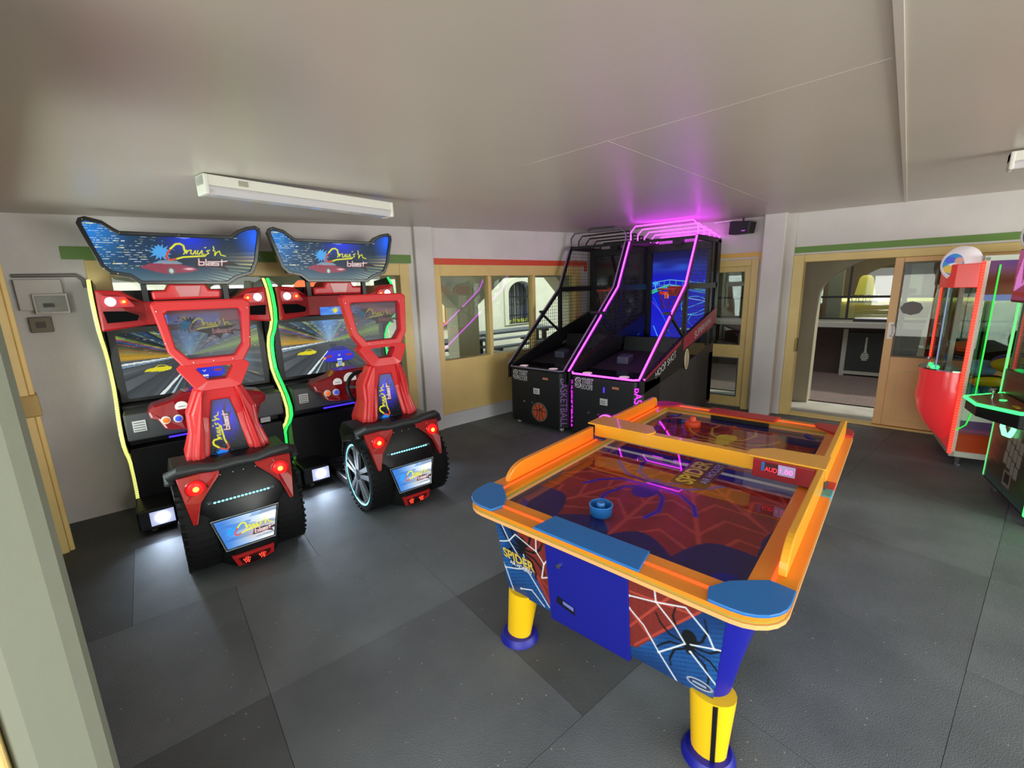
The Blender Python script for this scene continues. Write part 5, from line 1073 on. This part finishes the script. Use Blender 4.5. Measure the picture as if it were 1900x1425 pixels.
# ------------------------------------------------------------------ prize machines by the sliding door
REDA = mat('red_glowing_acrylic', (232, 60, 64), .25, emit=.32, ecol=(255, 56, 60), coat=.3)
WHF = mat('white_cabinet_frame', (208, 214, 200), .4)
CR = math.radians(7); CO = (.462, 5.70)
CW = thing('prize_crane_machine', 'white framed prize crane machine with red lit front and ball sign on top', 'arcade machine', (CO[0], CO[1], 0), CR)
D_, W_ = .86, .72     # depth along local x (side panel), width along local y (front)
for a, b in ((0, 0), (0, W_-.04), (D_-.04, 0), (D_-.04, W_-.04)): MB().box(a, a+.04, b, b+.04, .10, 1.92).build('corner_frame', WHF, CW, bevel=.004)
for q in ((.0, D_, .0, W_, .10, .15), (0, D_, 0, W_, 1.885, 1.93), (.04, D_-.04, .012, .03, .625, .66)): MB().box(*q).build('frame_rail', WHF, CW, bevel=.003)
MB().box(.04, D_-.04, .03, W_-.02, .60, .655).build('prize_shelf', WHF, CW)
kl = Ink(D_-.08, .30, .008, (176, 60, 24)); kl.mix(np.clip((kl.y/kl.h-.55)*9, 0, 1), (92, 70, 110)); kl.mix(np.clip(1-abs(kl.y/kl.h-.68)*12, 0, 1), (150, 80, 110)); kl.mix(kl.noise(.3, .1, 4)*.4*(kl.y/kl.h < .5), (210, 100, 40))
MB().box(.04, D_-.04, .02, .04, .15, .625).build('side_panel', mat('side_panel_white', (200, 206, 196), .4), CW); panel('side_art', kl, painted('side_art_print', 0, .3), CW, (.04, .017, .152))
kt = Ink(D_-.08, .34, .008, (110, 56, 40)); gx, gy = kt.x/kt.w, kt.y/kt.h
kt.mix(np.clip((gy-.62)*6, 0, 1), (120, 60, 110)); kt.mix(np.clip((gy-.8)*8, 0, 1)*np.clip(gx*1.6, 0, 1), (70, 50, 180)); kt.mix(np.clip((.5-gy)*5, 0, 1)*gx, (170, 140, 50)); kt.poly([(0, .05), (.2, .05), (.45, .015), (.3, 0), (0, 0)], (120, 140, 190))
panel('top_art', kt, painted('top_art_print', .7, .3), CW, (.04, .016, 1.545))
MB().box(.04, D_-.04, .022, .028, .655, 1.545).build('side_glass', GLASS, CW)
bow = lambda e: [(0, .03), (-.13+e, .10), (-.16+e, .20), (-.16+e, .52), (-.13+e, .62), (0, .69)]
fg_ = MB()
for a, b in zip(bow(0)[:-1], bow(0)[1:]):
    fg_.add([(a[0], a[1], .90), (b[0], b[1], .90), (b[0], b[1], 1.66), (a[0], a[1], 1.66), (a[0]+.006, a[1], .90), (b[0]+.006, b[1], .90), (b[0]+.006, b[1], 1.66), (a[0]+.006, a[1], 1.66)], [(0, 1, 2, 3), (4, 5, 6, 7), (0, 1, 5, 4), (3, 2, 6, 7)])
fg_.build('front_glass', GLASS, CW)
MB().box(-.166, -.156, .19, .205, .90, 1.66).build('glass_edge', mat('acrylic_edge_blue', (150, 170, 215), .3, emit=.12), CW)
MB().box(D_-.03, D_-.02, .04, W_-.04, .15, 1.90).build('rear_panel', mat('rear_panel_grey', (92, 96, 92), .5), CW)
MB().box(-.012, .012, -.014, .014, .13, 1.885).build('red_led_strip', led('led_red', (255, 64, 44), 1.7, .026, .35), CW)
MB().box(-.168, -.152, .52, .535, .90, 1.66).build('red_led_strip', led('led_red', (255, 52, 40), 2.2, .018), CW)
MB().tube([(.02, -.008, .36), (.075, -.012, .42), (.10, -.012, .55), (.10, -.012, 1.85)], .006, 6).build('green_led_strip', led('led_green_soft', (50, 240, 80), 1.1, .018, .15), CW)  # glowing tube stands in for the neighbour machine's LED reflected in this panel
MB().prism(bow(-.02)+[(.05, .69), (.05, .03)], 'z', 1.66, 1.87).build('head_box', mat('head_red_acrylic', (226, 70, 66), .25, emit=.25, ecol=(255, 70, 66)), CW, bevel=.006)
def sgr(x, y, z):
    a = math.radians(38); return (x*math.cos(a)-y*math.sin(a)-.10, x*math.sin(a)+y*math.cos(a)+.22, z+1.87)
sgn = MB().lathe([(0, -.06), (.12, -.06), (.155, -.03), (.16, .02), (.13, .07), (.10, .085), (.10, .07), (0, .07)], ax='x', seg=30).map(lambda x, y, z: sgr(-x, y, z)).build('ball_sign', mat('ball_sign_white', (236, 226, 230), .35, emit=.3), CW, smooth=True)
kb = Ink(.2, .2, .005, (70, 150, 210)); kb.ell(.1, .06, .09, .04, (230, 190, 90)); kb.ell(.07, .14, .05, .03, (90, 110, 220)); kb.ell(.12, .10, .06, .012, (240, 240, 235)); kb.ell(.15, .13, .04, .03, (230, 170, 150))
panel('sign_face', kb, painted('sign_face_print', .7), sgn, (0, 0, 0), clip=[(.1+.098*math.cos(a), .1+.098*math.sin(a)) for a in np.linspace(0, 2*PI, 32)[:-1]], fn=lambda x, y, z: sgr(-.0855, .1-x, z-.1))
prof = [(.75, .10), (.55, .135), (.40, .155), (.24, .17), (.0, .17)]
secs_ = [(.885, .245, .27), (.74, .24, .285), (.60, .25, .30), (.45, .22, .275), (.32, .15, .20), (.24, .09, .11), (.18, .03, .04)]
lp_ = []
for z, dx, hw in secs_: lp_.append([(-dx*math.sin(t), .36-hw*math.cos(t), z) for t in np.linspace(0, PI, 15)]+[(.02, .36+hw, z), (.02, .36-hw, z)])
pod_ = MB().loft(lp_).build('control_pod', REDA, CW, smooth=True)
MB().box(-.004, .03, .03, W_-.03, .15, .80).build('front_panel', REDA, CW)
MB().loft([[(-.26*math.sin(t), .36-.285*math.cos(t), z) for t in np.linspace(0, PI, 15)]+[(.02, .36+.285, z), (.02, .36-.285, z)] for z in (.885, .897)]).build('pod_top', CHROME, pod_)
for y, r in ((.28, .035), (.46, .02)): MB().lathe([(0, .897), (r, .897), (r*.8, .915), (0, .918)], (-.15, y, 0), seg=16).build('button', emit('button_green', (60, 255, 130), 2.2), pod_)
MB().lathe([(.0, .895), (.008, .895), (.008, .955), (.018, .965), (.014, .985), (0, .99)], (-.19, .37, 0), seg=12).build('joystick', CHROME, pod_)
for x, y in ((.08, .08), (D_-.1, .08), (.08, W_-.08), (D_-.1, W_-.08)): MB().cyl((x, y, 0), (x, y, .10), .018, seg=10).cyl((x, y, 0), (x, y, .012), .03, seg=12).build('foot', CHROME, CW)
cm = Matrix.Translation((CO[0], CO[1], 0)) @ Matrix.Rotation(CR, 4, 'Z')
CYB = mat('cyan_plastic_ball', (44, 160, 186), .35)
pos = []
for i in range(7):
    for j in range(3): pos.append((.10+.107*i, .095+.107*j, .655+.0545))
where = ('front', 'middle', 'rear')
bp_ = None
for i, (x, y, z) in enumerate(pos):
    q = cm @ Vector((x, y, z))
    if bp_ is None:
        bp_ = MB().ball((0, 0, 0), .052, 16, 10).build('plastic_ball', CYB, smooth=True); o = bp_
    else: o = bp_.copy(); COL.objects.link(o)
    o.location = q; i0, j0 = divmod(i, 3); tag(o, 'cyan plastic ball on prize crane shelf, %s row, %s from the corner with red lights' % (('front', 'middle', 'rear')[j0], ('first', 'second', 'third', 'fourth', 'fifth', 'sixth', 'seventh')[i0]), 'ball', 'cyan balls in the crane machine')
def football(label, x, y, z, a, m1, m2, txt=False, L=.15, r=.09, roll=0.):
    t = thing('australian_football', label, 'ball', cm @ Vector((x, y, z)), CR+a, 'oval footballs in the crane machine')
    MB().ball((0, 0, 0), (L, r, r), 26, 16).build('leather', m1, t, smooth=True)
    if m2:
        cap_ = [[((L+.001)*math.cos(p)*1.0, (r+.0012)*math.sin(p)*math.cos(q), (r+.0012)*math.sin(p)*math.sin(q)) for p in np.linspace(.05, PI-.05, 22)] for q in np.linspace(.62, 2.3, 9)]
        MB().loft(cap_, False).build('coloured_panel', m2, t, smooth=True)
    if txt:
        MB().prism([(.055*math.cos(u), .026*math.sin(u)-.012) for u in np.linspace(0, 2*PI, 22)[:-1]], 'y', -r*.985-.004, -r*.93).build('badge', mat('badge_maroon', (110, 40, 46), .4), t)
        MB().prism([(.05*math.cos(u), .022*math.sin(u)-.012) for u in np.linspace(0, 2*PI, 22)[:-1]], 'y', -r*.985-.0055, -r*.95).build('badge_rim', mat('badge_red', (190, 60, 60), .4), t)
        lettering('AFL', (.075, .026), mat('letters_white'), t, (-.038, -r*.985-.006, -.025), (1, 0, 0), (0, 0, 1), bold=.03, shear=.2)
    return t
YB = mat('football_yellow', (226, 182, 20), .4); PB = mat('football_purple', (74, 56, 150), .4); BK = mat('football_black', (30, 30, 26), .4); LB = mat('football_pale_blue', (120, 160, 200), .4); BR = mat('football_brown', (120, 86, 80), .4)
football('yellow football with purple top panel and red AFL badge', .34, .14, .985, 0, YB, PB, True, .15, .09)
football('yellow and black football under the badge football', .20, .12, .822, .1, YB, BK, False, .125, .055)
football('black football with yellow tip beside the yellow and black one', .47, .13, .822, -.1, BK, YB, False, .125, .055)
football('brown and pale blue football on top behind the badge football', .46, .36, .93, .15, BR, LB, False, .15, .09)
football('pale blue football at the left of the crane glass', .17, .33, .90, .3, LB, None, False, .13, .085)

# the dark machine at the right edge of the picture
DR = math.atan2(.164, .986); DO = (.80, 4.50)
DM = thing('prize_ball_machine', 'dark prize machine edged with green lights at right edge of room', 'arcade machine', (DO[0], DO[1], 0), DR)
GN = led('led_green_bright', (40, 255, 70), 9.0, .016, .35); GNT = emit('green_neon_tube', (50, 255, 100), 3.2)
L_ = .82
def art_ink():
    k = Ink(L_, .72, .008, (52, 44, 34)); k.mix(k.noise(.12, .09, 2)*.7, (96, 70, 44)); k.mix(np.clip(k.x/k.w-.55, 0, 1)*1.6*k.noise(.1, .1, 7), (40, 110, 50)); k.mix(np.clip((.12-k.y)*9, 0, 1), (60, 84, 80))
    for i in range(4):
        for j in range(3): k.rect(.335+.07*i-.012*j, .43-.10*j-.02*i, .335+.062+.07*i-.012*j, .52-.10*j-.02*i, (140, 134, 120))
    k.ell(.52, .60, .06, .06, (120, 116, 104)); k.rect(.36, .07, .50, .19, (124, 116, 104)); k.rect(.385, .09, .475, .17, (44, 38, 34))
    for i in range(4): k.line([(.06, .50-.09*i), (.24, .46-.09*i)], .02, (120, 64, 44), .8)
    k.rect(.60, .42, .66, .46, (150, 70, 230)); return k
# local y runs away along the front face (y=0 near corner), x into the machine
MB().box(.0, .8, .0, L_, .08, .95).build('lower_cabinet', mat('machine_dark_brown', (44, 36, 30), .4), DM, bevel=.006)
ka = art_ink(); panel('front_art', ka, painted('machine_art_print', .25, .3), DM, (-.003, L_, .10), U=(0, -1, 0))
MB().prism([(0, .95), (0, 1.02), (.25, 1.08), (.25, .95)], 'y', .0, L_).build('apron', mat('machine_dark_brown'), DM)
cpn = [(-.24, .66), (-.24, .40), (-.10, .10), (0, .06), (0, .74)]
cp_ = MB().prism(cpn, 'z', .70, .80).map(lambda x, y, z: (x, y, z+(.035 if z > .75 else 0)*(1+x/.24))).build('control_panel', BLACKM, DM, bevel=.006)
MB().prism(inset(cpn, .012), 'z', .80, .806).map(lambda x, y, z: (x, y, z+.035*(1+x/.24))).build('panel_top', mat('panel_rust_print', (140, 70, 46), .3), cp_)
MB().tube([(x, y, .795+.035*(1+x/.24)) for x, y in ((0, .745), (-.245, .665), (-.245, .395), (-.10, .09), (0, .05))], .012, 8).build('neon_edge', GNT, cp_, smooth=True)
MB().lathe([(0, .80), (.035, .80), (.035, .806), (0, .81)], (-.14, .36, 0), seg=18).build('steel_button', CHROME, cp_)
MB().lathe([(.008, .81), (.008, .865), (.024, .872), (.026, .89), (.016, .905), (0, .908)], (-.13, .52, 0), seg=14).build('joystick', CHROME, cp_, smooth=True); MB().lathe([(0, .812), (.03, .812), (.026, .83), (0, .834)], (-.08, .46, 0), seg=16).build('green_button', GNT, cp_)
MB().box(-.09, -.03, .20, .28, .818, .832).build('yellow_label', mat('label_yellow', (216, 206, 30), .5), cp_)
MB().tube([(-.012, .60, .66), (-.03, .56, .60), (-.03, .50, .555), (-.02, .44, .56), (-.012, .41, .62), (-.012, .42, .68)], .016, 8).build('coin_door_light', emit('neon_green_pale', (120, 255, 160), 2.4), DM, smooth=True)
MB().box(-.012, .012, -.012, .012, .10, .90).build('green_led_strip', GN, DM); MB().box(-.008, .008, L_-.004, L_+.008, .10, 1.66).build('green_edge_light', emit('green_edge', (110, 220, 130), .9), DM)
for y in (.03, L_-.05): MB().box(.01, .05, y-.02, y+.02, .95, 1.70).build('glass_post', mat('post_bronze', (74, 70, 56), .4, metal=.4), DM, bevel=.003)
MB().box(.012, .018, .05, L_-.07, 1.02, 1.66).build('front_glass', GLASS, DM); MB().box(.72, .74, .02, L_-.02, .95, 1.70).build('rear_panel', mat('olive_panel', (120, 116, 84), .5), DM); MB().box(.05, .72, L_-.02, L_-.012, .98, 1.66).build('side_glass', GLASS, DM)
MB().box(.05, .72, .012, .02, .98, 1.66).build('side_glass', GLASS, DM)
MB().box(.0, .8, .0, L_, 1.66, 1.74).build('roof', mat('machine_dark_brown'), DM)
kp = Ink(.62, .36, .008, (150, 60, 90)); kp.mix(np.clip(kp.y/kp.h*1.3-.2, 0, 1)*.6, (190, 90, 150)); g_ = np.random.default_rng(3)
kp.poly([(.02, .06)]+[(.03+.058*i, (.34 if i % 2 else .17)-g_.uniform(0, .08)) for i in range(10)]+[(.60, .05), (.45, .10), (.3, .03), (.2, .12)], (236, 140, 220)); kp.line([(0, .05), (.62, .02)], .03, (150, 50, 40))
hdp = MB().box(-.10, -.02, .0, .66, 1.56, 1.95).build('header_sign', mat('header_maroon', (120, 50, 44), .4), DM, bevel=.01); panel('sign_face', kp, painted('header_print', .75), hdp, (-.103, .64, 1.58), U=(0, -1, 0))
MB().ball((-.02, .50, 2.04), .13, 24, 16).build('crown_ball', mat('crown_black', (40, 40, 36), .2, coat=.4), DM, smooth=True); crn = [o for o in DM.children if o.name.startswith('crown_ball')][-1]
MB().torus((-.02, .50, 2.04), .131, .012, 'x', 28, 6).torus((-.02, .50, 2.04), .131, .009, 'y', 28, 6).build('white_bands', WHITE, crn, smooth=True)
for x, y in ((.06, .07), (.74, .07), (.06, L_-.07), (.74, L_-.07)): MB().cyl((x, y, 0), (x, y, .08), .02, seg=10).build('foot', CHROME, DM)
dm_ = Matrix.Translation((DO[0], DO[1], 0)) @ Matrix.Rotation(DR, 4, 'Z')
for x, y, z, r, m, l in ((.40, .52, 1.135, .11, mat('green_football', (70, 150, 70), .4), 'green and red striped ball in the dark prize machine'), (.37, .325, 1.105, .075, mat('football_amber', (216, 160, 50), .4), 'amber ball with white lettering low in the dark prize machine'), (.42, .125, 1.115, .085, YB, 'plain yellow ball nearest the front corner of the dark prize machine')):
    t = thing('prize_ball', l, 'ball', dm_ @ Vector((x, y, z)), DR); MB().ball((0, 0, 0), r, 22, 14).build('shell', m, t, smooth=True); MB().torus((0, 0, 0), r, .012, 'x', 26, 6).build('stripe', WHITE if r < .1 else mat('stripe_red', (180, 50, 60), .4), t, smooth=True)
MB().box(.05, .72, .03, L_-.03, 1.0, 1.02).build('prize_floor', BLACK, DM)

# ------------------------------------------------------------------ fittings on ceiling and walls
def batten(label, x, y, rz, L):
    t = thing('ceiling_light', label, 'light', (x, y, ceil_z(x, y)-.004), rz)
    MB().box(-.055, .055, 0, L, -.055, 0).build('housing', mat('batten_white', (222, 220, 210), .4), t, bevel=.004)
    MB().prism([(-.05, -.055), (.05, -.055), (.056, -.07), (.04, -.098), (-.04, -.098), (-.056, -.07)], 'y', .02, L-.02).build('diffuser', mat('diffuser_opal', (206, 202, 206), .18, coat=.4), t, bevel=.004)
    for y0 in (0, L-.022): MB().box(-.06, .06, y0, y0+.022, -.10, 0).build('end_cap', mat('batten_white'), t, bevel=.006)
    MB().box(.055, .058, .17, .22, -.04, -.012).build('clip', mat('clip_grey', (160, 156, 140), .5), t)
batten('white fluorescent ceiling light above the racing machines, unlit', -2.90, .838, .055, 1.21)
batten('white fluorescent ceiling light at the right above the prize machines', 1.58, 4.16, PI/2, 1.22)
sp = thing('wall_speaker', 'small black loudspeaker hung from ceiling by the ochre trimmed door', 'speaker', (-1.73, 6.52, 2.455), -.15)
MB().prism([(-.135, -.08), (.115, -.08), (.135, .06), (-.125, .085)], 'y', -.05, .14).build('cabinet', mat('speaker_black', (24, 22, 30), .5), sp, bevel=.01); MB().box(-.11, .10, -.056, -.05, -.06, .055).build('grille', mat('grille_dark', (30, 28, 36), .7), sp); MB().box(.03, .075, -.058, -.056, -.055, -.045).build('badge', CHROME, sp)
MB().cyl((0, .06, .07), (0, .06, ceil_z(-1.73, 6.58)-2.455-.002), .012, seg=8).build('bracket', BLACKM, sp); MB().box(-.35, -.12, -.02, .10, .088, .10).build('shelf_plate', WHITE, sp)
hk = MB().tube([(-3.345, 5.45, 2.47), (-3.345, 5.45, 2.515), (-3.30, 5.47, 2.528), (-3.05, 5.60, 2.53), (-3.05, 5.60, 2.545)], .009, 6).build('ceiling_hook', CHAR); tag(hk, 'bent dark metal hook below the ceiling above unlit basketball machine', 'hook')
mbx = thing('meter_box', 'white electrical meter box with dark window on left wall', 'electrical box', lw(.09, 0, 1.74), AROT)
MB().box(-.13, .12, -.05, 0, -.02, .205).map(lambda x, y, z: (x, y, z)).build('case', mat('box_white', (196, 190, 186), .6), mbx, bevel=.006)
MB().box(-.05, .14, -.085, -.03, -.05, .10).build('cover', mat('box_white'), mbx, bevel=.006); MB().box(-.035, .128, -.089, -.085, -.035, .085).build('window', mat('meter_glass', (96, 90, 80), .2), mbx); MB().box(.0, .06, -.0905, -.089, .0, .03).build('meter', mat('meter_dark', (60, 56, 50), .5), mbx)
sw_ = thing('switch_box', 'small brown grey switch box below the meter box', 'electrical box', lw(.045, 0, 1.61), AROT)
MB().box(-.055, .065, -.05, 0, -.055, .06).build('case', mat('switch_grey', (112, 104, 88), .5), sw_, bevel=.005); MB().box(-.02, .03, -.056, -.05, -.02, .025).build('rocker', mat('meter_dark'), sw_)
cd_ = MB().tube([lw(-.04, .02, 1.972), lw(.30, .02, 1.975), lw(.335, .02, 1.94), lw(.34, .02, 1.88)], .014, 8).build('conduit_pipe', mat('conduit_grey', (112, 104, 102), .5), smooth=True); tag(cd_, 'grey conduit pipe bending down beside the green trim, above the meter box', 'pipe')
